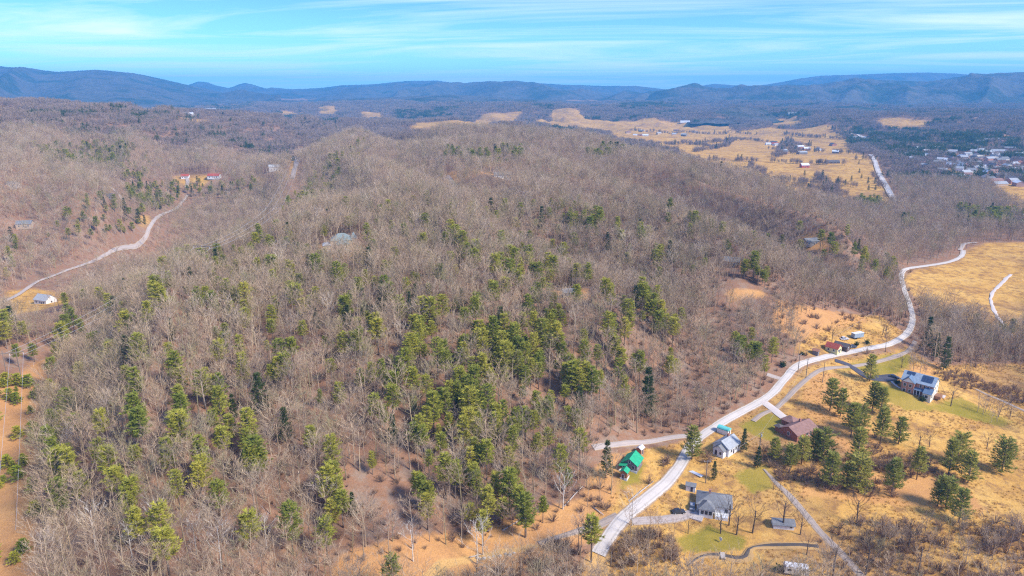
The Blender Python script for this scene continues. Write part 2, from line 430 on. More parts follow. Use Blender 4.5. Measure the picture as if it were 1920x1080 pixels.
def f_ground(nt, b):
    at = N(nt, 'ShaderNodeAttribute', attribute_name='zone')
    s = N(nt, 'ShaderNodeSeparateColor'); nt.links.new(at.outputs['Color'], s.inputs[0])
    n1, n2, n3 = noise(nt, 0.045, 6, 0.6), noise(nt, 0.35, 5, 0.7), noise(nt, 2.2, 4, 0.7)
    n4 = noise(nt, 0.013, 5, 0.62); n5 = noise(nt, 0.16, 6, 0.72); n6 = noise(nt, 1.1, 5, 0.75)
    litter = mix(nt, n2, ramp(nt, n1, [(0.3, (.34, .18, .105)), (0.55, (.44, .235, .135)), (0.75, (.34, .235, .155))]), (.24, .135, .08))
    grass = ramp(nt, n1, [(0.28, (.42, .215, .065)), (0.45, (.62, .345, .090)), (0.6, (.70, .415, .115)), (0.78, (.58, .36, .13))])
    grass = mix(nt, ramp(nt, n2, [(0.52, (0, 0, 0)), (0.75, (1, 1, 1))]), grass, (.30, .17, .07))
    grass = mix(nt, ramp(nt, n4, [(0.50, (0, 0, 0)), (0.66, (.85, .85, .85))]), grass, (.36, .21, .10))
    grass = mix(nt, ramp(nt, n5, [(0.50, (0, 0, 0)), (0.60, (.75, .75, .75))]), grass, (.29, .155, .07))
    grass = mix(nt, ramp(nt, n5, [(0.30, (.7, .7, .7)), (0.42, (0, 0, 0))]), grass, (.76, .48, .15))
    grass = mix(nt, ramp(nt, n6, [(0.56, (0, 0, 0)), (0.70, (.6, .6, .6))]), grass, (.22, .13, .06))
    litter = mix(nt, ramp(nt, n5, [(0.48, (0, 0, 0)), (0.62, (.8, .8, .8))]), litter, (.33, .24, .17))
    litter = mix(nt, ramp(nt, n6, [(0.55, (0, 0, 0)), (0.70, (.8, .8, .8))]), litter, (.16, .10, .075))
    litter = mix(nt, ramp(nt, n6, [(0.26, (.7, .7, .7)), (0.38, (0, 0, 0))]), litter, (.50, .37, .27))
    lawn = mix(nt, ramp(nt, n1, [(0.35, (0, 0, 0)), (0.65, (1, 1, 1))]), (.27, .22, .035), (.42, .29, .06))
    soil = mix(nt, n2, ramp(nt, n1, [(0.35, (.82, .46, .15)), (0.65, (.64, .33, .12))]), (.52, .25, .095))
    track = mix(nt, n2, (.66, .40, .15), (.60, .36, .13))
    def edge(m):  # ragged transition
        return ramp(nt, mth(nt, 'ADD', m, mth(nt, 'MULTIPLY', mth(nt, 'SUBTRACT', n2, 0.5), 0.9)), [(0.35, (0, 0, 0)), (0.65, (1, 1, 1))])
    c = mix(nt, edge(s.outputs[0]), litter, grass)
    c = mix(nt, mth(nt, 'MULTIPLY', edge(s.outputs[2]), 0.8), c, soil)
    c = mix(nt, edge(s.outputs[1]), c, lawn)
    c = mix(nt, edge(at.outputs['Alpha']), c, track)
    c = mix(nt, 1.0, c, ramp(nt, n3, [(0.3, (.78, .78, .78)), (0.7, (1.18, 1.18, 1.18))]), 'MULTIPLY')
    nt.links.new(c, b.inputs['Base Color'])
    b.inputs['Roughness'].default_value = 1.0; b.inputs['Specular IOR Level'].default_value = 0.0
    bump(nt, b, mth(nt, 'ADD', n3, n2), 0.25, 0.7)
me.materials.append(mat('ground_cover', f_ground))
ground = obj('ground', me)
ground['kind'] = 'structure'; ground['label'] = 'rolling ground of leaf litter, dry golden grass and bare soil'

# ------------------------------------------------------------------ far mountains
def f_mount(nt, b):
    n1, n2, n3 = noise(nt, 0.0022, 6, 0.6), noise(nt, 0.035, 5, 0.75), noise(nt, 0.010, 5, 0.65)
    c = ramp(nt, n1, [(0.36, (.085, .08, .07)), (0.50, (.15, .125, .105)), (0.60, (.045, .06, .04)), (0.70, (.14, .115, .10))])
    c = mix(nt, 1.0, c, ramp(nt, n2, [(0.3, (.62, .62, .62)), (0.7, (1.35, 1.35, 1.35))]), 'MULTIPLY')
    nt.links.new(c, b.inputs['Base Color']); b.inputs['Roughness'].default_value = 1.0; b.inputs['Specular IOR Level'].default_value = 0.0
    bump(nt, b, mth(nt, 'ADD', mth(nt, 'MULTIPLY', n2, 0.25), n3), 60.0, 0.8)
M['mount'] = mat('distant_forest', f_mount)
def mountain(name, crest, D0, D1, width, foot, spur, seed, label, step=3, rows=34, lam=420.0):
    us = np.arange(crest[0][0], crest[-1][0] + 1, step, float)
    vv = np.interp(us, [c[0] for c in crest], [c[1] for c in crest])
    D = np.interp(us, [us[0], us[-1]], [D0, D1])
    c, s = math.cos(PITCH), math.sin(PITCH)
    a, bb = (us - 960) / FPX, (540 - vv) / FPX
    dx, dy, dz = a, c + bb * s, -s + bb * c
    t = D / dy
    cx, cy, cz = dx * t, dy * t, CAM_H + dz * t
    hx, hy = dx / np.hypot(dx, dy), dy / np.hypot(dx, dy)
    mb_v, rows_t = [], np.concatenate([np.linspace(0, 1, rows), [1.12, 1.35, 1.8]])
    for q in rows_t:
        back = (1 - q) * width
        x, y = cx - hx * back, cy - hy * back
        prof = np.where(q <= 1, q ** 1.15, 1 - (q - 1) * 1.0)
        z = foot + (cz - foot) * prof
        k = math.sin(min(q, 1) * math.pi) ** 0.8 if q <= 1 else 0.0
        rid = 1 - 2 * np.abs(vnoise(us * D0 / FPX / lam + seed + (1 - q) * 0.9, np.full_like(us, q * 0.9 + seed), seed) - 0.5) * 2
        z = z + spur * k * rid + spur * 0.35 * k * fbm(x / 150, y / 150, 3, seed) + 4.5 * fbm(x / 22, y / 22, 2, seed + 3)
        mb_v.append(np.stack([x, y, z], -1))
    V = np.concatenate(mb_v); n = len(us)
    ix = np.arange(len(V)).reshape(-1, n)
    F = np.stack([ix[:-1, :-1], ix[:-1, 1:], ix[1:, 1:], ix[1:, :-1]], -1).reshape(-1, 4)
    m = bpy.data.meshes.new(name); m.from_pydata(V.tolist(), [], F.tolist()); m.materials.append(M['mount'])
    m.polygons.foreach_set('use_smooth', [True] * len(F))
    o = obj(name, m); o['kind'] = 'structure'; o['label'] = label
    return o
mountain('mountain_range', [(-420,112),(-150,117),(0,124),(60,130),(110,135),(180,131),(250,137),(300,147),(350,159),(400,169),(440,181),(490,192),(530,198)], 5200, 7200, 2600, 40, 90, 4,
         'long blue forested mountain sloping down towards the valley gap')
mountain('mountain_range', [(1215,190),(1250,173),(1280,168),(1303,162),(1340,165),(1420,165),(1480,158),(1520,160),(1560,154),(1600,151),(1660,150),(1740,153),(1780,147),(1820,140),(1870,137),(1920,135),(2060,130),(2350,132)], 6400, 4800, 1700, 30, 85, 11,
         'blue mountain ridge rising behind the town')
mountain('mountain_range', [(500,180),(560,173),(600,168),(640,163),(680,163),(720,160),(745,155),(790,158),(820,153),(870,158),(890,155),(960,153),(1000,154),(1020,158),(1040,164),(1080,172),(1120,176),(1160,178),(1200,177),(1240,182),(1300,190)], 8000, 7400, 2200, 40, 75, 17,
         'middle blue mountain range across the valley')
mountain('mountain_range', [(300,172),(340,165),(372,153),(390,155),(404,161),(430,165),(446,159),(460,155),(475,159),(498,166),(560,167),(600,165),(640,160),(700,158),(760,152),(820,151),(860,157),(1010,156),(1060,159),(1130,161),(1190,161),(1220,165),(1260,169),(1320,160),(1340,157),(1380,160),(1420,161),(1460,155),(1500,147),(1540,142),(1600,140),(1680,137),(1740,136),(1790,138),(1850,142),(2000,150)], 9600, 9000, 2000, 40, 60, 23,
         'pale farthest mountain chain on the horizon', lam=600.0)
mountain('forested_hill', [(380,205),(440,192),(520,188),(600,189),(680,184),(760,181),(840,177),(900,180),(960,185),(1080,190),(1200,193),(1260,200)], 5200, 5200, 1300, 30, 25, 31,
         'low dark forested hill below the middle mountain range')
mountain('forested_hill', [(1290,218),(1330,209),(1365,202),(1392,199),(1420,203),(1450,211),(1475,220)], 3300, 3300, 500, 20, 8, 37,
         'rounded wooded knob between the farms and the ridge', rows=20)
mountain('forested_hill', [(1480,215),(1530,205),(1570,200),(1605,198),(1640,203),(1720,207),(1800,210),(1900,215),(2050,218)], 3500, 3100, 700, 20, 8, 41,
         'long low wooded rise behind the town', rows=20)


# ------------------------------------------------------------------ roads, paths, creek
def road_mat(name, c, c2, c3, sc=0.5, worn=0.0):
    def f(nt, b):
        n1, n2, n3 = noise(nt, sc * 0.25, 5, 0.65), noise(nt, sc * 3, 4, 0.7), noise(nt, 9.0, 3, 0.7)
        k = mix(nt, ramp(nt, n1, [(0.35, (0, 0, 0)), (0.7, (1, 1, 1))]), c, c2)
        k = mix(nt, ramp(nt, n2, [(0.55, (0, 0, 0)), (0.8, (1, 1, 1))]), k, c3)
        if worn:
            at = N(nt, 'ShaderNodeAttribute', attribute_name='across')
            q = mth(nt, 'ABSOLUTE', mth(nt, 'SUBTRACT', mth(nt, 'ABSOLUTE', at.outputs['Fac']), 0.5))
            tr = ramp(nt, mth(nt, 'ADD', q, mth(nt, 'MULTIPLY', n1, 0.12)), [(0.08, (1, 1, 1)), (0.22, (0, 0, 0))])
            k = mix(nt, mth(nt, 'MULTIPLY', tr, worn), k, tuple(x * .68 for x in c))
            eg = ramp(nt, mth(nt, 'ADD', mth(nt, 'ABSOLUTE', at.outputs['Fac']), mth(nt, 'MULTIPLY', n2, 0.35)), [(0.98, (0, 0, 0)), (1.18, (1, 1, 1))])
            k = mix(nt, eg, k, (.42, .29, .17))
        nt.links.new(k, b.inputs['Base Color']); b.inputs['Roughness'].default_value = 0.95
        bump(nt, b, n3, 0.03, 0.5)
    return mat(name, f)
M['road'] = road_mat('worn_pale_asphalt', (.56, .50, .43), (.66, .60, .52), (.44, .38, .32), worn=.6)
M['gravel'] = road_mat('gravel', (.44, .37, .32), (.52, .43, .36), (.33, .27, .22), worn=.5)
M['grey_gravel'] = road_mat('grey_gravel', (.36, .29, .24), (.45, .36, .28), (.50, .34, .17), worn=.7)
M['asphalt'] = road_mat('dark_asphalt', (.075, .075, .095), (.11, .105, .125), (.06, .06, .07))
M['concrete'] = road_mat('concrete_slab', (.58, .50, .44), (.66, .58, .50), (.50, .42, .35))
M['water'] = flat('creek_water', (.13, .105, .085), 0.2, 0.25, 0.4, spec=0.25)
M['bank'] = road_mat('eroded_bank', (.44, .27, .12), (.52, .32, .12), (.60, .38, .12))
ROADS = []
def smooth(P, step):
    P = [np.array(p) for p in P]
    P = [2 * P[0] - P[1]] + P + [2 * P[-1] - P[-2]]
    out = []
    for k in range(1, len(P) - 2):
        a, b, c, d = P[k - 1:k + 3]
        n = max(2, int(np.hypot(*(c - b)) / step))
        for t in np.linspace(0, 1, n, endpoint=False):
            out.append(0.5 * (2 * b + (c - a) * t + (2 * a - 5 * b + 4 * c - d) * t * t + (3 * b - a - 3 * c + d) * t ** 3))
    out.append(P[-2])
    return np.array(out)
def ribbon(name, pts, width, m, label, lift=0.10, step=2.5, kind='structure', ragged=0.55, clear=True, tags=None):
    c = smooth([p[:2] for p in ground_at(pts)], step)
    d = np.gradient(c, axis=0); d /= np.hypot(d[:, 0], d[:, 1])[:, None] + 1e-9
    nrm = np.stack([-d[:, 1], d[:, 0]], -1)
    w = np.interp(np.linspace(0, 1, len(c)), np.linspace(0, 1, len(width)), width) if isinstance(width, (list, tuple)) else np.full(len(c), width)
    s = np.arange(len(c)) * step
    V = []
    for k, q in enumerate((-1, -.6, 0, .6, 1)):
        e = w / 2 * q + (ragged * fbm(s / 5, s * 0 + 7 * k, 3, 51 + k) if abs(q) == 1 else 0)
        p = c + nrm * e[:, None]
        dist = np.hypot(p[:, 0], p[:, 1])
        z = zf(p[:, 0], p[:, 1]) + lift + dist * 0.00035 - (0.16 if abs(q) == 1 else 0.0)
        V.append(np.stack([p[:, 0], p[:, 1], z], -1))
    n = len(c); V = np.concatenate(V)
    ix = np.arange(len(V)).reshape(5, n)
    F = np.stack([ix[:-1, :-1], ix[:-1, 1:], ix[1:, 1:], ix[1:, :-1]], -1).reshape(-1, 4)
    me = bpy.data.meshes.new(name); me.from_pydata(V.tolist(), [], F.tolist()); me.materials.append(m)
    me.polygons.foreach_set('use_smooth', [True] * len(F))
    aa = me.attributes.new('across', 'FLOAT', 'POINT'); aa.data.foreach_set('value', np.repeat(np.array([-1, -.6, 0, .6, 1], np.float32), n))
    o = obj(name, me); o['kind'] = kind; o['label'] = label
    if clear: ROADS.append((c, float(w.mean())))
    return o
ribbon('road', [(1122,1040),(1134,1018),(1165,975),(1205,942),(1250,905),(1277,870),(1290,845),(1306,826),(1330,808),(1380,778),(1440,744),(1472,710),(1493,688),(1530,674),(1590,661),(1640,652),(1680,640),(1703,622),(1711,600),(1706,572),(1696,545),(1690,522),(1694,508),(1712,502),(1750,497),(1785,490),(1803,480),(1806,470)],
       [5.2, 4.6, 3.7, 3.6, 3.8, 4.0, 4.2], M['road'], 'pale worn country road winding round the foot of the wooded hill', lift=0.2)
ribbon('gravel_road', [(1112,840),(1150,834),(1200,830),(1250,822),(1290,817),(1312,818)], 3.2, M['gravel'], 'narrow gravel lane along the forest edge above the green-roofed cabin', lift=0.14)
ribbon('path', [(1010,1019),(1045,1008),(1085,995),(1120,985),(1160,968)], [2.0, 2.6, 3.8], M['grey_gravel'], 'grey gravel spur leaving the road towards the forest', lift=0.12)
ribbon('driveway', [(1185,978),(1220,976),(1260,972),(1300,962)], 4.0, M['gravel'], 'gravel drive leading to the grey-roofed bungalow', lift=0.14)
ribbon('path', [(1432,880),(1455,905),(1480,928),(1505,958),(1540,1000),(1575,1035),(1615,1080),(1660,1130)], [1.2, 2.6, 2.8, 2.8, 2.8, 2.8], M['grey_gravel'], 'old grey gravel track crossing the golden pasture', lift=0.12)
ribbon('path', [(1412,790),(1432,775),(1455,765),(1480,742),(1500,722),(1525,702),(1545,692),(1590,688),(1640,680),(1680,668),(1706,656),(1716,640)], 2.5, M['grey_gravel'], 'old narrow grey lane running beside the main road', lift=0.12)
ribbon('driveway', [(1566,676),(1590,684),(1612,698),(1632,709),(1655,710),(1682,706)], [3.4, 3.4, 4.5, 6.5, 5], M['asphalt'], 'dark asphalt driveway of the brick house with solar panels', lift=0.2, ragged=0.05)
ribbon('driveway', [(1430,753),(1448,766),(1468,782),(1488,794)], 4.2, M['concrete'], 'concrete driveway of the brown-roofed brick house', lift=0.24, ragged=0.05)
ribbon('driveway', [(1438,702),(1455,708),(1472,712)], 3.5, M['gravel'], 'short gravel turnout at the forest edge', lift=0.12)
ribbon('road', [(-60,600),(0,570),(60,535),(110,514),(180,488),(245,464),(272,447),(282,425),(310,400),(338,384),(352,366)], 3.4, M['gravel'], 'pale road through the bare trees of the side valley', lift=0.4, step=5)
ribbon('road', [(1682,380),(1672,368),(1662,350),(1648,325),(1640,302),(1632,290)], 9.0, M['road'], 'straight pale road along the edge of the golden farm fields', lift=0.5, step=8)
ribbon('road', [(1580,248),(1600,252),(1620,258),(1640,264)], 12.0, M['road'], 'pale road crossing between the farm houses', lift=0.6, step=15)
ribbon('path', [(838,330),(845,340),(852,352)], 5.5, M['gravel'], 'gravel drive in the clearing high on the ridge', lift=0.5, step=4)
ribbon('path', [(208,352),(222,364),(232,378)], 5.0, M['gravel'], 'curving drive among trees on the far side hill', lift=0.5, step=4)
ribbon('path', [(548,336),(552,318),(556,302),(566,288)], 6.0, M['grey_gravel'], 'bare strip under the power line on the far slope', lift=0.5, step=8)
ribbon('path', [(350,352),(352,340),(349,330)], 5.0, M['gravel'], 'drive up to the red-roofed houses', lift=0.5, step=6)
ribbon('path', [(1800,470),(1808,458),(1830,455)], 4.0, M['gravel'], 'field track at the far end of the pasture', lift=0.3, step=4, clear=False)
ribbon('creek_bank', [(1290,1062),(1305,1050),(1325,1041),(1352,1041),(1380,1046),(1396,1042),(1404,1030),(1425,1024),(1460,1022),(1500,1022),(1535,1026)], [2.6, 3, 2.2, 2.6, 3.2, 3.0], M['bank'], 'eroded brown banks of the creek', lift=0.12, ragged=2.6, step=1.5)
ribbon('creek', [(1290,1062),(1305,1050),(1325,1041),(1352,1041),(1380,1046),(1396,1042),(1404,1030),(1425,1024),(1460,1022),(1500,1022),(1535,1026)], [0.7, 1.1, 0.5, 0.8, 1.4, 1.2], M['water'], 'dark narrow creek winding through the dry grass', lift=0.28, ragged=1.2, step=1.5)
ribbon('creek', [(1895,515),(1862,548),(1858,566),(1868,590),(1878,605),(1895,630)], [2.6, 2.0, 2.6], M['concrete'], 'pale stony stream bed along the pasture', lift=0.15, ragged=0.9, step=2)
ribbon('creek', [(1830,730),(1850,740),(1880,752),(1930,775)], 2.0, M['grey_gravel'], 'dry ditch below the lawn of the brick house', lift=0.12, ragged=0.6, step=2)
ribbon('footpath', [(1672,716),(1684,726),(1700,733),(1716,738)], 1.3, M['concrete'], 'curved concrete walk in front of the brick house', lift=0.2, ragged=0.0, step=1.5)

# ------------------------------------------------------------------ tree builders
def unit(az, el): return Vector((math.cos(az) * math.cos(el), math.sin(az) * math.cos(el), math.sin(el)))
def bare_tree(h, seed, spread=0.30, low=0.38, n1=13, n2=5, n3=5, r0=0.17, tw=0.055, open_=False):
    """trunk and crown meshes of a leafless hardwood: bole, ascending limbs, branches, twigs"""
    global rng
    keep = rng; rng = random.Random(seed)
    tb, cb = MB(), MB()
    lean = Vector((rng.uniform(-.05, .05), rng.uniform(-.05, .05), 0)) * h
    def tr(t): return Vector((lean.x * t * t + 0.12 * math.sin(5 * t + seed), lean.y * t * t + 0.12 * math.cos(4 * t + seed), h * t))
    top = 0.62 if open_ else 0.9
    ks = [i / 6 * top for i in range(7)]
    tb.tube([tr(0) - Vector((0, 0, .8))] + [tr(k) for k in ks[0:]], [r0 * 1.35] + [r0 * (1.15 - k) + .02 for k in ks], 6)
    for i in range(n1):
        t = low + (top - low) * (i + rng.random()) / n1
        b = tr(t); az = i * 2.4 + rng.uniform(-.5, .5)
        L = h * spread * (1.25 - 0.75 * (t - low) / (1 - low)) * rng.uniform(.75, 1.2)
        el = R(rng.uniform(28, 52)) + (t - low) * 0.5
        d = unit(az, el)
        p1 = b + d * L * 0.5
        d2 = unit(az + rng.uniform(-.35, .35), min(el + R(rng.uniform(8, 28)), 1.45))
        p2 = p1 + d2 * L * 0.55
        r1 = r0 * 0.48 * (1.15 - t)
        cb.tube([b, p1, p2], [r1, r1 * .62, .022], 3, cap=False)
        for j in range(n2):
            q = 0.25 + 0.75 * (j + rng.random()) / n2
            s = b.lerp(p1, q * 2) if q < .5 else p1.lerp(p2, q * 2 - 1)
            e2 = unit(az + rng.choice((-1, 1)) * rng.uniform(.35, 1.2), R(rng.uniform(20, 68)))
            L2 = L * rng.uniform(.30, .52)
            e = s + e2 * L2
            cb.tube([s, e], [.040, .018], 3, cap=False)
            for k in range(n3):
                s3 = s.lerp(e, rng.uniform(.25, 1.0))
                cb.blade(s3, (e2 * .9 + unit(rng.uniform(0, 6.28), R(rng.uniform(0, 80))) * .8).normalized() * rng.uniform(.7, 1.7), tw)
    rng = keep
    return tb, cb
def pine_tree(h, seed, low=0.38, rmax=3.0, whorls=12, per=5, clump=6, dens=5, bl=0.8, bw=0.22, shape=0.75, droop=0.0):
    """trunk and crown of a pine: whorls of branches that carry needle sprays, uneven and gappy"""
    global rng
    keep = rng; rng = random.Random(seed)
    tb, cb = MB(), MB()
    tb.tube([(0, 0, -.8), (0, 0, h * .35), (.08, .05, h * .7), (.1, .1, h * .98)], [.26, .20, .12, .03], 6)
    sx = rng.uniform(-.5, .5); sy = rng.uniform(-.5, .5)
    for w in range(whorls):
        t = (w + rng.uniform(.1, .9)) / whorls
        z = h * (low + (0.97 - low) * t)
        rad = rmax * ((1 - t) ** shape * 0.95 + 0.10) * rng.uniform(.8, 1.1) * min(1.0, 0.62 + t * 2.2)
        for k in range(per):
            az = w * 1.1 + 2 * math.pi * k / per + rng.uniform(-.4, .4)
            r = rad * rng.uniform(.65, 1.2) * (1 + .25 * (math.cos(az) * sx + math.sin(az) * sy))
            el = R(rng.uniform(2, 18)) + 0.5 * t - droop
            d = unit(az, el); o = Vector((.08, .06, z))
            tip = o + d * r
            cb.tube([o, tip], [.05, .02], 3, 1, cap=False)
            for c in range(clump):
                q = 0.22 + 0.8 * (c + rng.random()) / clump
                p = o.lerp(tip, q) + Vector((rng.uniform(-.22, .22), rng.uniform(-.22, .22), rng.uniform(-.06, .20))) * max(r, 1) * .4
                for b in range(dens):
                    e = (unit(az + rng.uniform(-1.3, 1.3), R(rng.uniform(-12, 50))))
                    cb.blade(p, e * bl * rng.uniform(.6, 1.25), bw * rng.uniform(.7, 1.3))
    rng = keep
    return tb, cb
def shrub(h, seed, n=26, green=False, spread=.8):
    global rng
    keep = rng; rng = random.Random(seed)
    mb = MB()
    for i in range(n):
        az = rng.uniform(0, 6.28); el = R(rng.uniform(28, 85)); L = h * rng.uniform(.65, 1.1) * (1 if el > .9 else spread)
        d = unit(az, el); e = d * L
        mb.tube([(0, 0, -.2), e * .5, e], [.05, .035, .015], 3, cap=False)
        for k in range(9):
            s = e * rng.uniform(.3, 1.0)
            if green:
                for b in range(3): mb.blade(s + Vector((rng.uniform(-.3, .3), rng.uniform(-.3, .3), rng.uniform(-.2, .2))) * h * .3, unit(az + rng.uniform(-1.5, 1.5), R(rng.uniform(-20, 75))) * rng.uniform(.3, .6), .24)
            else:
                mb.blade(s, (d + unit(rng.uniform(0, 6.28), R(rng.uniform(-10, 80))) * .9).normalized() * h * rng.uniform(.18, .4), .05)
    rng = keep
    return mb
class Kind:
    """prototype meshes of one kind of tree: a list of (trunk mesh, crown mesh)"""
    def __init__(s, name, protos, tm, cm_):
        s.p = []
        for k, (t, c) in enumerate(protos):
            s.p.append((t.mesh(name + '_trunk', tm, True), c.mesh(name + '_crown', cm_)))
        s.join = []
        for k, (t, c) in enumerate(protos):
            mb = MB(); mb.v, mb.f, mb.m = list(t.v), list(t.f), [1] * len(t.f)
            mb.add(c.v, c.f, 0)
            s.join.append(mb.mesh(name + '_whole', [cm_[0] if isinstance(cm_, list) else cm_, tm]))
    def place(s, name, loc, rz, sc, label, cat, group, k):
        o = thing(name, label, cat, loc, rz, group)
        o.scale = (sc[0], sc[0], sc[1])
        obj('trunk', s.p[k % len(s.p)][0], o); obj('crown', s.p[k % len(s.p)][1], o)
        return o
K_bare = Kind('bare_tree', [bare_tree((18, 16.5, 17.5, 14.5, 16, 12, 18.5, 15, 17)[k], 100 + k, (.22, .30, .36, .28, .40, .34, .26, .44, .31)[k], (.5, .42, .34, .36, .28, .2, .55, .3, .4)[k], (12, 13, 12, 14, 11, 14, 12, 12, 15)[k], 5, (7, 6, 7, 8, 7, 8, 6, 8, 6)[k], rng.uniform(.14, .21), .045, k in (4, 7)) for k in range(9)], M['bark'], M['bark'])
K_pale = Kind('pale_tree', [bare_tree(16, 140 + k, .36, .3, 11, 4, 5, .21, .05) for k in range(2)], M['bark_pale'], M['bark_pale'])
K_yard = Kind('yard_tree', [bare_tree(14, 150 + k, .42, .22, 9, 5, 5, .24, .045, True) for k in range(3)], M['bark_dark'], M['bark_dark'])
K_pine = Kind('pine_tree', [pine_tree(rng.uniform(15.5, 18.5), 200 + k, rng.uniform(.26, .46), rng.uniform(3.0, 4.0), 11, 6, 7, 6, .95, .24, .45) for k in range(6)], M['pine_bark'], [M['needle'], M['pine_bark']])
K_ypine = Kind('yard_pine', [pine_tree((13.5, 14.5, 12, 15)[k], 250 + k, (.08, .16, .05, .24)[k], (4.2, 3.8, 4.6, 3.9)[k], 12, 7, 8, 6, 1.0, .25, (.42, .36, .3, .4)[k]) for k in range(4)], M['pine_bark'], [M['needle_yard'], M['pine_bark']])
K_spruce = Kind('spruce_tree', [pine_tree(18, 230 + k, .07, 3.6, 17, 7, 7, 5, .8, .24, .8, .12) for k in range(3)], M['pine_bark'], [M['needle_dark'], M['pine_bark']])
K_young = Kind('young_pine', [pine_tree(4.6, 240 + k, .03, 2.1, 9, 6, 5, 5, .6, .22, .55) for k in range(3)], M['pine_bark'], [M['bright_shrub'], M['pine_bark']])
SH_bare = [shrub(2.6, 300 + k).mesh('bare_shrub', M['twig']) for k in range(4)]
SH_green = [shrub(2.2, 320 + k, 24, True).mesh('green_shrub', M['needle_dark']) for k in range(3)]

# ------------------------------------------------------------------ where things stand
CLEAR = [(*G(u, v)[:2], r) for u, v, r in [(1185,872,11),(1170,890,5),(1200,848,4),(1360,840,11),(1356,808,5),(1495,812,13),(1335,950,13),(1293,918,4),
    (1465,985,9),(1485,1075,9),(1715,735,16),(1560,660,7),(1578,655,7),(1607,632,7),(1527,663,5),(1597,650,5),(640,466,15),(655,474,11),(620,474,11),(85,578,20),(105,570,14),(60,590,18),(85,597,20),(80,612,12),
    (1375,500,7),(1380,510,6),(1520,460,8),(1525,468,7),(45,428,14),(940,335,20),(348,338,14),(402,336,16),(515,322,14),(1275,396,8),(1065,556,14),(1304,890,4),
    (1075,552,12),(1400,552,14),(1385,556,12),(1425,556,10)]]
THICKET = [poly(p) for p in [[(1735,610),(1790,590),(1860,625),(1930,640),(1930,690),(1850,700),(1790,690),(1740,655)], [(1690,660),(1740,690),(1730,715),(1700,700)],
    [(1150,1010),(1200,1000),(1265,1000),(1280,1040),(1240,1090),(1150,1090)], [(1560,1010),(1660,985),(1800,1000),(1940,985),(1940,1100),(1640,1100)],
    [(1820,760),(1900,765),(1900,800),(1840,790)]]]
OPEN = FIELD + SOIL[:1] + [CORR] + TRACK + [poly(p) for p in [
    [(620,1110),(640,1065),(830,1030),(1000,1000),(1110,955),(1140,965),(1120,1010),(1000,1060),(900,1110)], [(1440,745),(1480,695),(1500,690),(1470,730),(1330,815),(1300,812)],
    [(1110,845),(1160,838),(1290,822),(1290,832),(1180,846),(1150,860),(1140,930),(1110,950)], [(1480,600),(1600,580),(1640,600),(1540,640),(1500,650)],
    [(-30,660),(40,655),(110,650),(120,665),(60,690),(-30,760)]]]
def road_dist(x, y):
    d = np.full(x.shape, 1e9)
    for c, w in ROADS:
        lo, hi = c.min(0) - 30, c.max(0) + 30
        b = (x > lo[0]) & (x < hi[0]) & (y > lo[1]) & (y < hi[1])
        if not b.any(): continue
        dd = np.sqrt(((x[b][:, None] - c[None, :, 0]) ** 2 + (y[b][:, None] - c[None, :, 1]) ** 2).min(1)) - w / 2
        d[b] = np.minimum(d[b], dd)
    return d
def free(x, y, road=2.2):
    ok = ~zone(x, y, OPEN)
    ok &= road_dist(x, y) > road
    for cx, cy, r in CLEAR: ok &= (x - cx) ** 2 + (y - cy) ** 2 > r * r
    return ok
def jitter_grid(r0, r1, s, half=41.0, jit=.85):
    n = int(r1 / s)
    ix, iy = np.meshgrid(np.arange(-n, n + 1), np.arange(0, n + 1))
    x = (ix.ravel() + (nrg.random(ix.size) - .5) * jit) * s; y = (iy.ravel() + (nrg.random(ix.size) - .5) * jit) * s
    r = np.hypot(x, y)
    k = (r > r0) & (r < r1) & (np.abs(np.degrees(np.arctan2(x, y))) < half)
    return x[k], y[k]
def project(x, y, z):
    c, s = math.cos(PITCH), math.sin(PITCH)
    dep = y * c - (z - CAM_H) * s; up = y * s + (z - CAM_H) * c
    return 960 + FPX * x / dep, 540 - FPX * up / dep
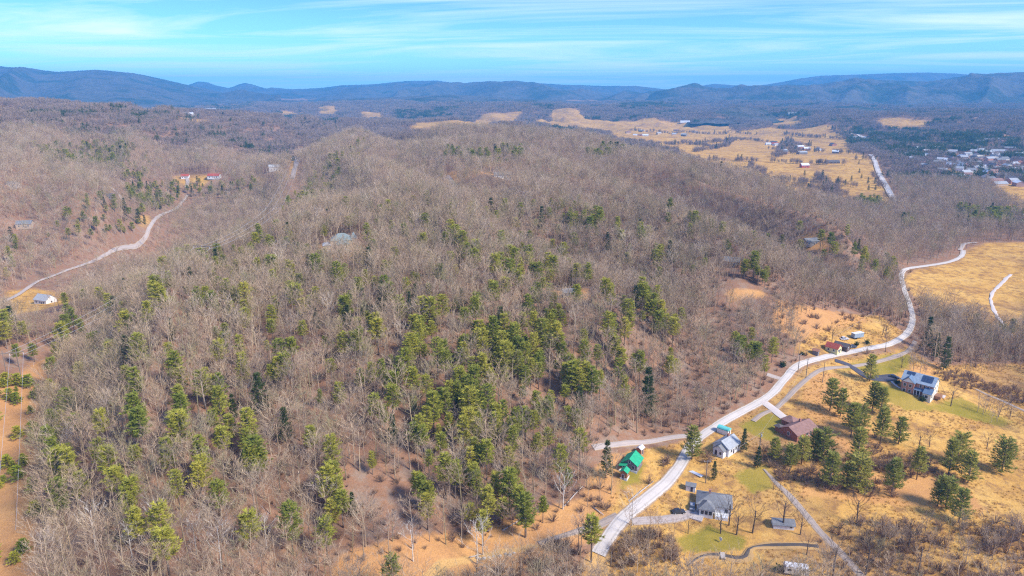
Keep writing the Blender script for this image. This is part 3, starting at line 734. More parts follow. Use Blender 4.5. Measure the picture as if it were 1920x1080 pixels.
def stuff(name, meshes, x, y, rot, sc, vi, label, z=None):
    """one mass: prototypes instanced on its points"""
    col = bpy.data.collections.new(name + '_kinds')
    for k, m in enumerate(meshes):
        col.objects.link(bpy.data.objects.new('%s_kind_%02d' % (name, k), m))
    me = bpy.data.meshes.new(name)
    z = zf(x, y) if z is None else z
    me.from_pydata(np.stack([x, y, z], -1).tolist(), [], [])
    for nm, tp, dat in (('rot', 'FLOAT_VECTOR', rot), ('sc', 'FLOAT_VECTOR', sc)):
        a = me.attributes.new(nm, tp, 'POINT'); a.data.foreach_set('vector', np.asarray(dat, np.float32).ravel())
    a = me.attributes.new('vi', 'INT', 'POINT'); a.data.foreach_set('value', np.asarray(vi, np.int32))
    o = obj(name, me); tag(o, label, 'trees', None, 'stuff')
    ng = bpy.data.node_groups.new(name + '_scatter', 'GeometryNodeTree')
    ng.interface.new_socket('Geometry', in_out='INPUT', socket_type='NodeSocketGeometry')
    ng.interface.new_socket('Geometry', in_out='OUTPUT', socket_type='NodeSocketGeometry')
    n, l = ng.nodes, ng.links
    gi, go = n.new('NodeGroupInput'), n.new('NodeGroupOutput')
    ci = n.new('GeometryNodeCollectionInfo'); ci.inputs[0].default_value = col; ci.inputs[1].default_value = True; ci.inputs[2].default_value = True
    ip = n.new('GeometryNodeInstanceOnPoints')
    def na(nm, dt):
        q = n.new('GeometryNodeInputNamedAttribute'); q.data_type = dt; q.inputs[0].default_value = nm
        return q.outputs[0]
    e2r = n.new('FunctionNodeEulerToRotation'); l.new(na('rot', 'FLOAT_VECTOR'), e2r.inputs[0])
    l.new(gi.outputs[0], ip.inputs['Points']); l.new(ci.outputs[0], ip.inputs['Instance'])
    ip.inputs['Pick Instance'].default_value = True
    l.new(na('vi', 'INT'), ip.inputs['Instance Index']); l.new(e2r.outputs[0], ip.inputs['Rotation']); l.new(na('sc', 'FLOAT_VECTOR'), ip.inputs['Scale'])
    l.new(ip.outputs[0], go.inputs[0])
    o.modifiers.new('scatter', 'NODES').node_group = ng
    return o

# ------------------------------------------------------------------ evergreens, each from its own crown in the photograph
PINES = [(485,438),(537,452),(470,465),(510,500),(512,520),(385,487),(297,558),(290,550),(385,552),(370,558),(398,562),(425,548),(432,572),(460,565),(555,560),(565,572),(592,552),(638,512),(632,520),(237,617),(422,620),(418,632),(508,605),(545,648),
(135,595),(8,610),(105,660),(252,712),(320,680),(330,690),(395,718),(378,722),(412,722),(520,690),(532,686),(508,694),(455,678),(336,750),(340,765),(252,768),(262,802),(255,790),(335,800),(338,812),(412,765),(415,822),(465,800),(462,815),(375,850),(378,882),(372,895),(330,903),(480,858),(470,865),(235,925),(255,985),(300,985),(215,900),(465,985),(310,1030),(640,940),(582,815),(100,850),(120,862),(90,830),(130,880),(110,875),(625,885),(632,915),(610,1000),(545,990),(150,900),(205,870),
(688,438),(835,455),(855,450),(868,458),(845,482),(875,470),(880,485),(960,502),(985,470),(990,482),(975,495),(965,485),(940,492),(928,500),(955,512),(975,515),(1000,508),(1028,492),(1038,505),(1010,515),(940,448),(793,460),(722,541),(650,565),(645,575),(750,578),(792,582),(805,586),(830,575),(892,586),(925,552),(945,535),(1000,555),(1008,548),(1030,545),(1038,588),(1048,580),(980,597),(1056,474),(1135,545),(1145,555),(1205,555),(1230,465),(1238,478),(1232,490),(1205,520),(1236,516),
(1080,405),(1095,410),(1112,415),(1125,412),(1118,405),(1070,395),(1158,422),(1165,440),(1200,430),(1202,448),(1075,412),(1105,422),
(1140,620),(1150,635),(1155,648),(1145,610),(1170,565),(1178,588),(1172,612),(1180,600),(1225,578),(1240,588),(1235,605),(1250,598),(1265,605),(1278,590),(1262,620),(705,608),(708,625),(675,635),(665,640),(765,660),(790,612),(785,630),(780,645),(772,655),(760,682),(750,690),(830,655),(820,668),(835,675),(870,645),(868,655),(890,612),(900,620),(895,632),(925,622),(945,618),(950,635),(965,645),(985,640),(930,645),(940,660),(955,668),(970,660),(925,670),(945,680),(970,685),(985,672),(1000,615),(1015,622),(1000,655),(1012,668),(1020,640),(1050,643),(1055,655),(995,690),(1010,690),(985,702),(885,690),(905,700),(890,712),(862,715),(875,725),(858,735),(890,738),(900,748),(915,760),(842,728),(825,738),(812,750),(835,748),(1068,678),(1078,690),(1072,710),(1085,715),(1098,708),(1110,718),(1125,712),(1060,695),(1120,658),(1165,668),(1160,688),(1190,680),(1200,690),(1170,722),(735,745),(715,690),(696,698),(1025,762),(1005,742),
(800,778),(785,795),(812,770),(775,805),(880,765),(900,762),(888,835),(900,848),(882,850),(912,855),(928,772),(930,795),(968,790),(985,782),(1000,785),(880,800),(868,808),(895,795),(790,915),(800,945),(782,895),(805,920),(835,890),(892,905),(930,905),(955,918),(972,938),(915,950),(942,945),(1025,955),(905,975),(960,890),(985,960),(1165,800),(1255,775),(1050,865),(735,1065),(1208,555),(1110,1005),(905,650),(700,760),(620,950),
(1500,420),(1540,445),(1610,478),(1650,488),(1662,510),(1680,498),(1670,485),(1600,470),(1560,540),(1340,552),(1320,552),(1308,588),(1325,610),(1335,600),(1300,605),(1400,618),(1390,640),(1378,665),(1410,680),(1392,698),(1430,668),(1420,645),(1360,640),(1370,690),(1462,598),(1468,590),(1350,665),(1345,630),(1405,660),(1440,650)]
YARD_PINES = [(1560,738,1.0),(1580,748,.9),(1600,785,.95),(1640,738,.9),(1655,745,.85),(1615,775,.95),(1545,828,1.0),(1485,838,.72),(1507,834,.78),(1530,822,.8),(1610,845,1.15),(1615,885,1.1),(1560,878,.95),(1590,880,.8),(1655,800,1.05),(1690,798,.85),(1678,892,.95),(1725,862,.85),(1800,835,1.05),(1785,855,1.0),(1822,868,.9),(1885,850,1.1),(1780,915,.95),(1805,940,.85),(1765,910,.7),(1300,825,1.0),(1635,685,.95),(1880,615,.8),(1900,605,.7),(1830,600,.8),(1455,833,.7)]
SPRUCES = [(1213,762,1.25,'tall dense conical evergreen standing alone at the forest edge'),(1137,872,.82,'broad dark spruce beside the green-roofed cabin'),(1738,640,1.05,'dark spruce behind the brick house, closer to the road'),(1772,676,1.0,'dark spruce behind the brick house, closer to its roof'),
           (1340,876,.42,'rounded dark holly beside the utility pole'),(1395,825,.55,'dark evergreen beside the white cottage'),(1422,855,.5,'low dark evergreen below the wooden crossarm pole'),(1755,655,.8,'dark spruce between two taller spruces behind the brick house')]
P = ground_at(PINES, 9.0)
P[:, 2] = zf(P[:, 0], P[:, 1])
rd = np.where(inside(P[:, 0], P[:, 1], CORR), 0.0, road_dist(P[:, 0], P[:, 1]))
npine = 0
def pine_label(u, v, s):
    size = 'short' if s < .83 else ('middling' if s < .94 else 'tall')
    for test, where in ((u > 1280 and v < 530, 'on the hill shoulder near the brown wooden house'), (u > 1290, 'on the slope above the road bend and yellow house'), (u > 1130, 'on the slope above the gravel lane'),
                        (v > 760 and u > 740, 'low in the forest above the dirt track'), (v > 590 and u > 650, 'in the densest pine grove of the hill'), (u > 1060 and v < 460, 'in the small dark grove high on the ridge'),
                        (u > 820 and v < 530, 'in the upper grove across from the mansion'), (u > 640, 'on the open bare slope below the mansion'), (u < 160, 'beside the cleared strip under the power line'), (v > 740, 'low on the slope towards the cleared strip'), (True, 'on the bare slope between mansion and power line')):
        if test: return '%s green pine %s' % (size, where), 'pine tree', '%s pines %s' % (size, where)
for k, p in enumerate(P):
    if rd[k] < 1.5 or npine >= 262: continue
    sc = rng.uniform(.68, 1.02)
    K_pine.place('pine_tree', p, rng.uniform(0, 6.28), (sc * rng.uniform(1.0, 1.3), sc), *pine_label(*PINES[k], sc + .04), rng.randrange(6))
    npine += 1
def yard_label(u, v):
    if (u, v) == (1300, 825): t = 'green pine at the junction of road and gravel lane'
    elif (u, v) == (1635, 685): t = 'lone layered pine beside the dark asphalt driveway'
    elif (u, v) == (1455, 833): t = 'smaller pine between the transformer pole and the brown-roofed house'
    elif u > 1750 and v < 700: t = 'pine at the pale stream beside the big pasture'
    elif u > 1870: t = 'separate pine at the far side of the pasture grove'
    elif u > 1750: t = 'pine in the pasture grove beyond the gravel track'
    elif v < 790 and u < 1670: t = 'pine in the clump below the asphalt driveway'
    elif u > 1640: t = 'pine on the slope below the lawn of the solar-panelled house'
    elif v < 840: t = 'pine against the brown-roofed brick house'
    else: t = 'pine in the grove below the brown-roofed brick house'
    return 'green ' * (t[0] != 'g' and t[0] == 'p') + t, 'pine tree', t
Q = ground_at([(u, v) for u, v, s in YARD_PINES], 8.0)
for (u, v, s), p in zip(YARD_PINES, Q):
    K_ypine.place('yard_pine', (p[0], p[1], Z(p[0], p[1])), rng.uniform(0, 6.28), (s * rng.uniform(.9, 1.15), s), *yard_label(u, v), rng.randrange(4))
Q = ground_at([(u, v) for u, v, s, l in SPRUCES], 5.0)
for (u, v, s, l), p in zip(SPRUCES, Q):
    K_spruce.place('spruce_tree', (p[0], p[1], Z(p[0], p[1])), rng.uniform(0, 6.28), (s, s), l, 'evergreen tree', None, rng.randrange(3))
# young pines on the cleared strip under the power line
cut = CORR
xs, ys = nrg.uniform(cut[:, 0].min(), cut[:, 0].max(), 3000), nrg.uniform(cut[:, 1].min() + 105, cut[:, 1].max(), 3000)
keep = inside(xs, ys, cut) & (vnoise(xs / 11, ys / 11, 77) > .46) & (ys > 60)
got = []
for x, y in zip(xs[keep], ys[keep]):
    if any((x - a) ** 2 + (y - b) ** 2 < 4.2 for a, b in got) or len(got) >= 200: continue
    got.append((x, y))
    s = rng.uniform(.45, 1.45)
    K_young.place('young_pine', (x, y, Z(x, y)), rng.uniform(0, 6.28), (s * 1.1, s), ('small' if s < .75 else 'middle-sized' if s < 1 else 'large') + ' bushy young pine on the orange cleared strip under the power line', 'young pine', 'young pines under the power line', rng.randrange(3))

# evergreens of the middle distance
CON = [([(60,275),(180,270),(290,312),(290,338),(200,330),(60,290)],9),([(230,335),(330,342),(340,378),(300,402),(240,378)],7),([(90,440),(270,405),(275,425),(230,445),(150,470),(90,460)],12),
       ([(530,405),(560,360),(640,290),(680,268),(690,292),(640,345),(560,415)],13),([(1100,296),(1250,293),(1275,310),(1130,310)],6.5),([(820,290),(980,288),(985,322),(930,320),(830,305)],9),
       ([(1540,478),(1690,482),(1690,545),(1600,535)],11),([(1790,400),(1930,405),(1930,432),(1800,430)],7),([(300,345),(350,340),(480,345),(480,360),(380,375),(340,370)],10),
       ([(0,440),(40,430),(60,520),(0,530)],13),([(1380,518),(1440,512),(1440,540),(1385,540)],5),([(1000,400),(1500,420),(1560,500),(1300,560),(1100,480)],17),([(0,600),(1100,400),(1100,1000),(0,1060)],14.5),([(640,600),(860,560),(1060,600),(1110,700),(1060,860),(900,960),(760,900),(680,720)],11),
       ([(1170,560),(1480,600),(1450,720),(1250,760)],8),([(1600,384),(1650,384),(1655,396),(1605,396)],6),([(1690,415),(1712,415),(1712,435),(1690,435)],6)]
cx, cy = [], []
for pts, sp in CON:
    Pq = poly(pts)
    a, b = jitter_grid(120, 2600, sp) if sp > 9.5 else (None, None)
    if a is None:
        w_, h_ = np.ptp(Pq[:, 0]), np.ptp(Pq[:, 1]); cnt = int(w_ * h_ / sp ** 2) + 1
        a, b = nrg.uniform(Pq[:, 0].min(), Pq[:, 0].max(), cnt), nrg.uniform(Pq[:, 1].min(), Pq[:, 1].max(), cnt)
    q = inside(a, b, Pq)
    if sp < 12: q &= vnoise(a / 30, b / 30, 63) > .30
    cx.append(a[q]); cy.append(b[q])
cx, cy = np.concatenate(cx), np.concatenate(cy)
k = (road_dist(cx, cy) > 2)
for a, b, r in CLEAR: k &= (cx - a) ** 2 + (cy - b) ** 2 > r * r
k &= ~zone(cx, cy, FIELD[:4] + [CORR])
cx, cy = cx[k], cy[k]; n = len(cx)
sc = nrg.triangular(.35, .6, 1.0, n); wd = sc * nrg.uniform(1.0, 1.4, n)
stuff('evergreen_wood', K_pine.join + K_spruce.join, cx, cy, np.stack([sc * 0, sc * 0, nrg.uniform(0, 6.28, n)], -1), np.stack([wd, wd, sc], -1), np.where(nrg.random(n) < .12, nrg.integers(6, 9, n), nrg.integers(0, 6, n)), 'mass of smaller evergreens scattered through the bare forest')
EVX, EVY = np.concatenate([cx, P[:, 0]]), np.concatenate([cy, P[:, 1]])
def near_evergreen(x, y, r=3.0, ahead=6.5):
    """true where an evergreen stands within r metres: the hardwoods leave it room"""
    cell = 8.0; d = {}
    for a, b in zip(EVX, EVY): d.setdefault((int(a // cell), int(b // cell)), []).append((a, b))
    out = np.zeros(len(x), bool)
    for i, (a, b) in enumerate(zip(x, y)):
        ca, cb = int(a // cell), int(b // cell)
        for di in (-1, 0, 1):
            for dj in (-1, 0, 1):
                for p, q in d.get((ca + di, cb + dj), ()):
                    if (a - p) ** 2 + (b - q) ** 2 < r * r: out[i] = True
    return out
# ------------------------------------------------------------------ bare trees
YARD = [(1351,1000,.75,0),(1366,985,.9,1),(1381,1003,.8,2),(1411,1000,.95,0),(1468,990,1.05,1),(1500,1003,.7,2),(1606,982,1.0,0),(1702,1035,.85,1),(1562,1082,1.1,2),(1622,1078,1.05,0),(1783,762,.85,1),(1893,782,.5,2),(1742,838,.6,0),(1722,842,.65,1),(1850,842,.6,2),(1312,800,.85,0),(1560,640,.75,1),(1660,632,.7,2),(1655,628,.7,0),(1512,1040,.6,1),(1690,690,.6,1),(1450,918,.35,2),(1462,920,.35,0),(1275,965,.5,1),(1290,1000,.5,2)]
for (u, v, s, k), p in zip(YARD, ground_at([(a[0], a[1]) for a in YARD])):
    K_yard.place('yard_tree', p, rng.uniform(0, 6.28), (s, s), 'dark-barked leafless tree standing in open grass near the houses', 'bare tree', 'bare trees in the open grass', k)
PALE = [(415,1068),(895,1058),(905,1040),(775,1052),(180,1032),(290,1010),(1185,985),(500,1030),(370,1040),(250,1055),(1055,955)]
for (u, v), p in zip(PALE, ground_at(PALE)):
    s = rng.uniform(.62, .9)
    K_pale.place('pale_bare_tree', p, rng.uniform(0, 6.28), (s, s), 'pale white-barked leafless tree at the lower edge of the forest', 'bare tree', 'pale white-barked trees along the forest edge', rng.randrange(2))
LOW = [(smooth([p[:2] for p in ground_at(L_)], 12.0), r_) for L_, r_ in (([(-60,600),(0,570),(110,514),(245,464),(272,447),(282,425),(338,384),(352,366)], 36.0), ([(30,722),(200,610),(384,512),(516,428),(556,318)], 15.0))]
def low_growth(x, y, s):
    for c, r_ in LOW:
        d = np.sqrt(((x[:, None] - c[None, :, 0]) ** 2 + (y[:, None] - c[None, :, 1]) ** 2).min(1))
        nearer = np.ones(len(x), bool) if r_ < 20 else np.hypot(x, y) < np.hypot(*c.T)[((x[:, None] - c[None, :, 0]) ** 2 + (y[:, None] - c[None, :, 1]) ** 2).argmin(1)]
        s = np.where((d < r_) & nearer, s * np.clip(.24 + .76 * (d / r_), .26, 1), s)
    return s
x, y = jitter_grid(110, 520, 4.0)
k = free(x, y) & (vnoise(x / 16, y / 16, 60) > .16) & ~near_evergreen(x, y, 3.0)
x, y = x[k], y[k]
tx, ty = jitter_grid(140, 640, 4.2)
k = zone(tx, ty, THICKET) & (road_dist(tx, ty) > 1.5)
tx, ty = tx[k], ty[k]
X, Y = np.concatenate([x, tx]), np.concatenate([y, ty])
S = np.concatenate([nrg.triangular(.40, .78, 1.08, len(x)), nrg.uniform(.28, .62, len(tx))])
S = low_growth(X, Y, S)
zz_ = zf(X, Y)
uu, vv_ = project(X, Y, zz_ + 6 * S)
D = np.hypot(X, Y)
seen = (uu > 0) & (uu < 1920) & (vv_ > 300) & (vv_ < 1085)
order = np.argsort(np.where(seen, D / S, 1e9))
one = np.zeros(len(X), bool); one[order[:290]] = True
def bare_label(u, s):
    if s < .63: t = 'small leafless tree in the brush ' + ('beside the end of the road' if u < 1350 else 'along the grey gravel track')
    else: t = ('short ' if s < .78 else ('middling ' if s < .94 else 'tall ')) + 'leafless hardwood ' + ('beside the cleared power line strip' if u < 300 else ('in the lower forest between cleared strip and dirt track' if u < 640 else ('in the forest above the dirt track' if u < 1000 else 'in the forest near the cabin and road')))
    return t, 'bare tree', t + 's'
for i in np.where(one)[0]:
    s = float(S[i])
    K_bare.place('bare_tree', (X[i], Y[i], zz_[i]), rng.uniform(0, 6.28), (s * rng.uniform(.9, 1.2), s), *bare_label(uu[i], s), rng.randrange(9))
rest = ~one
x2, y2 = jitter_grid(520, 1250, 5.2)
k = free(x2, y2) & (vnoise(x2 / 22, y2 / 22, 61) > .12) & ~near_evergreen(x2, y2, 3.8)
x2, y2 = x2[k], y2[k]
X2, Y2, S2 = np.concatenate([X[rest], x2]), np.concatenate([Y[rest], y2]), np.concatenate([S[rest], nrg.triangular(.45, .8, 1.08, len(x2))])
S2 = np.where(np.hypot(X2, Y2) > 520, low_growth(X2, Y2, S2), S2)
n = len(X2)
rot = np.stack([nrg.normal(0, .04, n), nrg.normal(0, .04, n), nrg.uniform(0, 6.28, n)], -1)
wid = S2 * nrg.uniform(.9, 1.25, n)
stuff('forest', K_bare.join, X2, Y2, rot, np.stack([wid, wid, S2], -1), nrg.integers(0, 9, n), 'mass of leafless hardwood trees covering the hill')
ux, uy = jitter_grid(130, 600, 4.6)
k = free(ux, uy, 1.0); ux, uy = ux[k], uy[k]
bx_, by_ = jitter_grid(150, 420, 2.6)
BRUSH = [poly(p) for p in [[(1530,1010),(1640,968),(1800,985),(1960,975),(1960,1110),(1600,1110)], [(1150,1005),(1255,992),(1285,1045),(1240,1110),(1140,1110)], [(1450,880),(1560,892),(1690,910),(1700,930),(1560,920),(1460,905)], [(1740,700),(1800,700),(1960,740),(1960,770),(1800,730)], [(860,1075),(1000,1050),(1100,1030),(1110,1110),(860,1110)], [(1590,830),(1700,850),(1800,900),(1790,930),(1650,890)]]]
k = zone(bx_, by_, BRUSH) & (road_dist(bx_, by_) > 1.0) & (vnoise(bx_ / 10, by_ / 10, 88) > .33)
for a, b, r in CLEAR: k &= (bx_ - a) ** 2 + (by_ - b) ** 2 > (r * .8) ** 2
ux, uy = np.concatenate([ux, bx_[k]]), np.concatenate([uy, by_[k]]); n = len(ux)
sc = np.concatenate([nrg.uniform(.35, 1.25, n - int(k.sum())), nrg.uniform(.5, 1.3, int(k.sum()))])
o = stuff('undergrowth', SH_bare, ux, uy, np.stack([sc * 0, sc * 0, nrg.uniform(0, 6.28, n)], -1), np.stack([sc * 1.1, sc * 1.1, sc], -1), nrg.integers(0, 4, n), 'leafless undergrowth on the forest floor and in the brushy pasture')
o['category'] = 'undergrowth'
# distant woods: groves of simplified trees
def grove(seed, conif, size=30.0, cnt=34):
    global rng
    keep = rng; rng = random.Random(seed)
    mb = MB()
    for i in range(cnt):
        px_, py_ = rng.uniform(-.5, .5) * size, rng.uniform(-.5, .5) * size
        h = rng.uniform(11, 17); o = Vector((px_, py_, -2))
        mb.blade(o, Vector((rng.uniform(-.5, .5), rng.uniform(-.5, .5), h)), .5, 0)
        if rng.random() < conif:
            for b in range(46):
                t = rng.random(); r = 2.6 * (1 - t) ** .7 + .3
                az = rng.uniform(0, 6.28)
                mb.blade(o + Vector((math.cos(az) * r * .4, math.sin(az) * r * .4, h * (.3 + .68 * t))), unit(az, R(rng.uniform(-10, 45))) * r * .9, 1.3, 1)
        else:
            for b in range(46):
                az, t = rng.uniform(0, 6.28), rng.uniform(.35, .85)
                d = unit(az, R(rng.uniform(25, 75)))
                s0 = o + Vector((math.cos(az), math.sin(az), 0)) * rng.uniform(0, 2.0) + Vector((0, 0, h * t))
                mb.blade(s0, d * rng.uniform(1.8, 4.0), .26, 0)
    rng = keep
    return mb.mesh('grove', [M['twig_far'], M['needle_dark']])
GROVES = [grove(400 + k, 0.0) for k in range(4)] + [grove(410, .10), grove(411, .3), grove(412, .85)]
gx_, gy_ = jitter_grid(1250, 5200, 27.0, 40.0, .7)
k = ~zone(gx_, gy_, FIELD); k &= road_dist(gx_, gy_) > 9
for a, b, r in CLEAR: k &= (gx_ - a) ** 2 + (gy_ - b) ** 2 > (r + 14) ** 2
TOWN = poly([(1700,302),(1760,285),(1940,275),(1940,356),(1850,352),(1780,338)])
k &= ~(inside(gx_, gy_, TOWN) & (nrg.random(len(gx_)) < .6))
gx_, gy_ = gx_[k], gy_[k]; n = len(gx_)
cn_ = vnoise(gx_ / 160, gy_ / 160, 66) + .5 * nrg.random(n)
EV = [poly(p) for p in [[(1560,240),(1700,236),(1900,262),(1930,300),(1700,300),(1640,275)],[(740,208),(830,206),(850,222),(740,222)],[(1160,196),(1260,196),(1260,206),(1160,206)],[(1440,215),(1520,212),(1520,222),(1440,226)]]]
ev = zone(gx_, gy_, EV)
vi = np.where(cn_ > 1.18, 6, np.where(cn_ > 1.02, 5, nrg.integers(0, 5, n)))
vi = np.where(ev & (nrg.random(n) < .65), 6, vi)
sc = nrg.uniform(.85, 1.1, n)
stuff('distant_woods', GROVES, gx_, gy_, np.stack([sc * 0, sc * 0, nrg.uniform(0, 6.28, n)], -1), np.stack([sc, sc, sc * nrg.uniform(.8, 1.1, n)], -1), vi, 'distant mass of bare and evergreen woodland beyond the ridge')
# tree rows and single trees among the far fields
LINES = [[(1135,262),(1250,272),(1290,270)],[(1280,298),(1350,302),(1420,303)],[(1290,272),(1400,262),(1440,268)],[(1330,328),(1420,336),(1520,345)],[(1530,332),(1545,348),(1560,368)],[(1540,338),(1600,352)],[(1440,280),(1560,287),(1630,290)],[(1380,250),(1420,252)],[(1450,305),(1580,310)],[(1180,245),(1370,250)],[(1470,252),(1580,262)],[(1600,300),(1640,300)],[(1500,345),(1540,362)],[(1280,268),(1350,280)],[(1290,340),(1340,345)],[(1300,285),(1360,275),(1370,262)],[(1400,312),(1440,330)],[(1560,350),(1575,375)],[(1530,368),(1600,380)],[(1480,262),(1490,290)],[(1560,240),(1590,262)],[(1460,296),(1470,270),(1520,275)],[(1640,300),(1655,340),(1675,375)]]
lx, ly = [], []
for L in LINES:
    w = poly(L)
    for a, b in zip(w[:-1], w[1:]):
        m_ = int(np.hypot(*(b - a)) / 5.5) + 1
        t = nrg.random(m_)[:, None]
        q = a + (b - a) * t + nrg.normal(0, 5, (m_, 2))
        lx += list(q[:, 0]); ly += list(q[:, 1])
lx, ly = np.array(lx), np.array(ly); k = road_dist(lx, ly) > 3; lx, ly = lx[k], ly[k]; n = len(lx)
sc = nrg.uniform(.5, 1.05, n)
CL = [grove(420 + k, .08, 9.0, 7) for k in range(5)]
stuff('hedgerow_trees', CL + K_spruce.join[:1], lx, ly, np.stack([sc * 0, sc * 0, nrg.uniform(0, 6.28, n)], -1), np.stack([sc, sc, sc * .95], -1), np.where(nrg.random(n) < .10, 5, nrg.integers(0, 5, n)), 'rows of bare trees dividing the golden farm fields')
FT = [(1611,325),(1615,335),(1596,340),(1627,345),(1641,357),(1690,330),(1610,308),(1350,318),(1330,300),(1508,330),(1470,345),(1640,345),(1628,358)]
for k, p in enumerate(ground_at(FT)):
    s = rng.uniform(.5, .75)
    K_spruce.place('cedar_tree', p, rng.uniform(0, 6.28), (s, s * .8), 'dark cedar standing alone in the golden farm field', 'cedar tree', 'single cedars in the farm fields', k)

M['straw'] = leafy('dry_grass', [(0.0, (.54, .31, .085)), (0.4, (.68, .43, .125)), (0.7, (.44, .25, .09)), (1.0, (.74, .49, .16))])
def tussock(seed):
    global rng
    keep = rng; rng = random.Random(seed); mb = MB()
    for i in range(14): mb.blade((rng.uniform(-.35, .35), rng.uniform(-.35, .35), -.05), unit(rng.uniform(0, 6.28), R(rng.uniform(35, 85))) * rng.uniform(.35, .8), .12)
    rng = keep
    return mb.mesh('tussock', M['straw'])
gx1, gy1 = jitter_grid(160, 520, 1.7, 41.0, 1.0)
k = zone(gx1, gy1, FIELD[:4]) & ~zone(gx1, gy1, LAWN) & (vnoise(gx1 / 7, gy1 / 7, 81) > .42) & (road_dist(gx1, gy1) > .6)
for a, b, r in CLEAR: k &= (gx1 - a) ** 2 + (gy1 - b) ** 2 > (r * .7) ** 2
gx1, gy1 = gx1[k], gy1[k]; n = len(gx1); sc = nrg.uniform(.6, 1.5, n)
o = stuff('dry_grass', [tussock(500 + q) for q in range(4)], gx1, gy1, np.stack([sc * 0, sc * 0, nrg.uniform(0, 6.28, n)], -1), np.stack([sc, sc, sc * .9], -1), nrg.integers(0, 4, n), 'tufts of dry golden grass over the pasture')
o['category'] = 'grass'

# ------------------------------------------------------------------ shrubs and brush
BR = [([(1540,1000),(1640,965),(1800,990),(1930,985),(1930,1075),(1580,1075)],60),([(1160,1000),(1260,985),(1285,1050),(1160,1070)],34),([(1440,875),(1560,885),(1690,905),(1700,935),(1560,925),(1450,900)],34),
      ([(1380,850),(1440,840),(1470,870),(1440,890),(1385,880)],12),([(1490,855),(1640,860),(1700,880),(1640,905),(1500,885)],22),([(1225,875),(1255,865),(1250,890),(1215,910)],6),([(860,1070),(1100,1010),(1110,1075)],18),
      ([(1480,600),(1640,590),(1600,630),(1500,650)],26),([(1740,610),(1900,640),(1880,690),(1760,690)],24),([(1640,800),(1760,870),(1740,920),(1640,880)],16),([(1310,850),(1340,850),(1330,870),(1305,868)],5),([(1100,900),(1150,930),(1140,965),(1100,950)],8)]
BW = ['in the thicket below the pasture', 'beside the end of the road', 'in the strip between pines and pasture', 'between the cottage and gravel track', 'under the pines behind the brown-roofed house', 'on the road bank below the cabin', 'along the dirt track', 'around the yellow house clearing', 'behind the spruces of the brick house', 'between the pasture pines', 'below the gravel lane junction', 'at the forest edge below the cabin']
for bi, (pts, cnt) in enumerate(BR):
    Pq = poly(pts); m_ = 0
    for t in range(cnt * 12):
        x, y = rng.uniform(Pq[:, 0].min(), Pq[:, 0].max()), rng.uniform(Pq[:, 1].min(), Pq[:, 1].max())
        xa, ya = np.array([x]), np.array([y])
        if m_ >= cnt or not inside(xa, ya, Pq)[0] or road_dist(xa, ya)[0] < 1.2 or any((x - a) ** 2 + (y - b) ** 2 < (r - 1) ** 2 for a, b, r in CLEAR): continue
        m_ += 1
        o = obj('bare_shrub', SH_bare[rng.randrange(4)], None, (x, y, Z(x, y)), rng.uniform(0, 6.28))
        s = rng.uniform(.5, 1.35); o.scale = (s * 1.2, s * 1.2, s)
        tag(o, 'tangled leafless brown shrub ' + BW[bi], 'shrub', 'bare shrubs ' + BW[bi])

# ------------------------------------------------------------------ buildings
def wmat(name, c, **k): M[name] = flat(name, c, **k)
wmat('white_siding', (.78, .77, .75), var=.06); wmat('cream_siding', (.80, .74, .60), var=.05); wmat('yellow_siding', (.80, .70, .34), var=.06)
wmat('grey_wood', (.25, .22, .21), var=.15, scale=3); wmat('brown_wood', (.38, .19, .10), var=.15, scale=3); wmat('dark_wood', (.16, .11, .09), var=.15, scale=3)
wmat('red_paint', (.52, .09, .06), var=.1); wmat('tan_stucco', (.62, .47, .33), var=.08); wmat('white_trim', (.82, .82, .80), var=.04)
wmat('glass', (.05, .06, .08), var=.1, rough=.15, spec=.5); wmat('solar', (.055, .085, .15), var=.1, rough=.25, spec=.5)
wmat('door_dark', (.10, .08, .09)); wmat('tyre', (.03, .03, .03)); wmat('pole_wood', (.27, .22, .18), var=.15); wmat('steel', (.55, .56, .58), rough=.5, spec=.4)
wmat('stone', (.60, .55, .48), var=.15); wmat('log_pale', (.62, .54, .46), var=.15)
def brick_mat(name, a, c, m_):
    def f(nt, b):
        t = N(nt, 'ShaderNodeTexCoord'); br = N(nt, 'ShaderNodeTexBrick'); br.inputs['Scale'].default_value = 2.4
        mp = N(nt, 'ShaderNodeMapping'); mp.inputs['Rotation'].default_value = (math.pi / 2, 0, 0)
        nt.links.new(t.outputs['Object'], mp.inputs[0]); nt.links.new(mp.outputs[0], br.inputs['Vector'])
        for k, col in (('Color1', a), ('Color2', c), ('Mortar', m_)): br.inputs[k].default_value = (*col, 1)
        nt.links.new(br.outputs[0], b.inputs['Base Color'])
    return mat(name, f)
M['brick'] = brick_mat('red_brick', (.46, .20, .13), (.38, .16, .11), (.52, .42, .36)); M['red_brick'] = brick_mat('bright_red_brick', (.36, .12, .075), (.30, .10, .065), (.42, .27, .2))
def roof_mat(name, a, c, sc=5.0):
    def f(nt, b):
        t = N(nt, 'ShaderNodeTexCoord'); wv = N(nt, 'ShaderNodeTexWave'); wv.bands_direction = 'Z'; wv.inputs['Scale'].default_value = sc; wv.inputs['Distortion'].default_value = 1.2
        nt.links.new(t.outputs['Object'], wv.inputs['Vector'])
        k = mix(nt, wv.outputs['Fac'], a, c)
        k = mix(nt, 1.0, k, ramp(nt, noise(nt, .9, 5, .65), [(0.3, (.75, .75, .75)), (0.7, (1.15, 1.15, 1.15))]), 'MULTIPLY')
        nt.links.new(k, b.inputs['Base Color']); b.inputs['Roughness'].default_value = .7
    return mat(name, f)
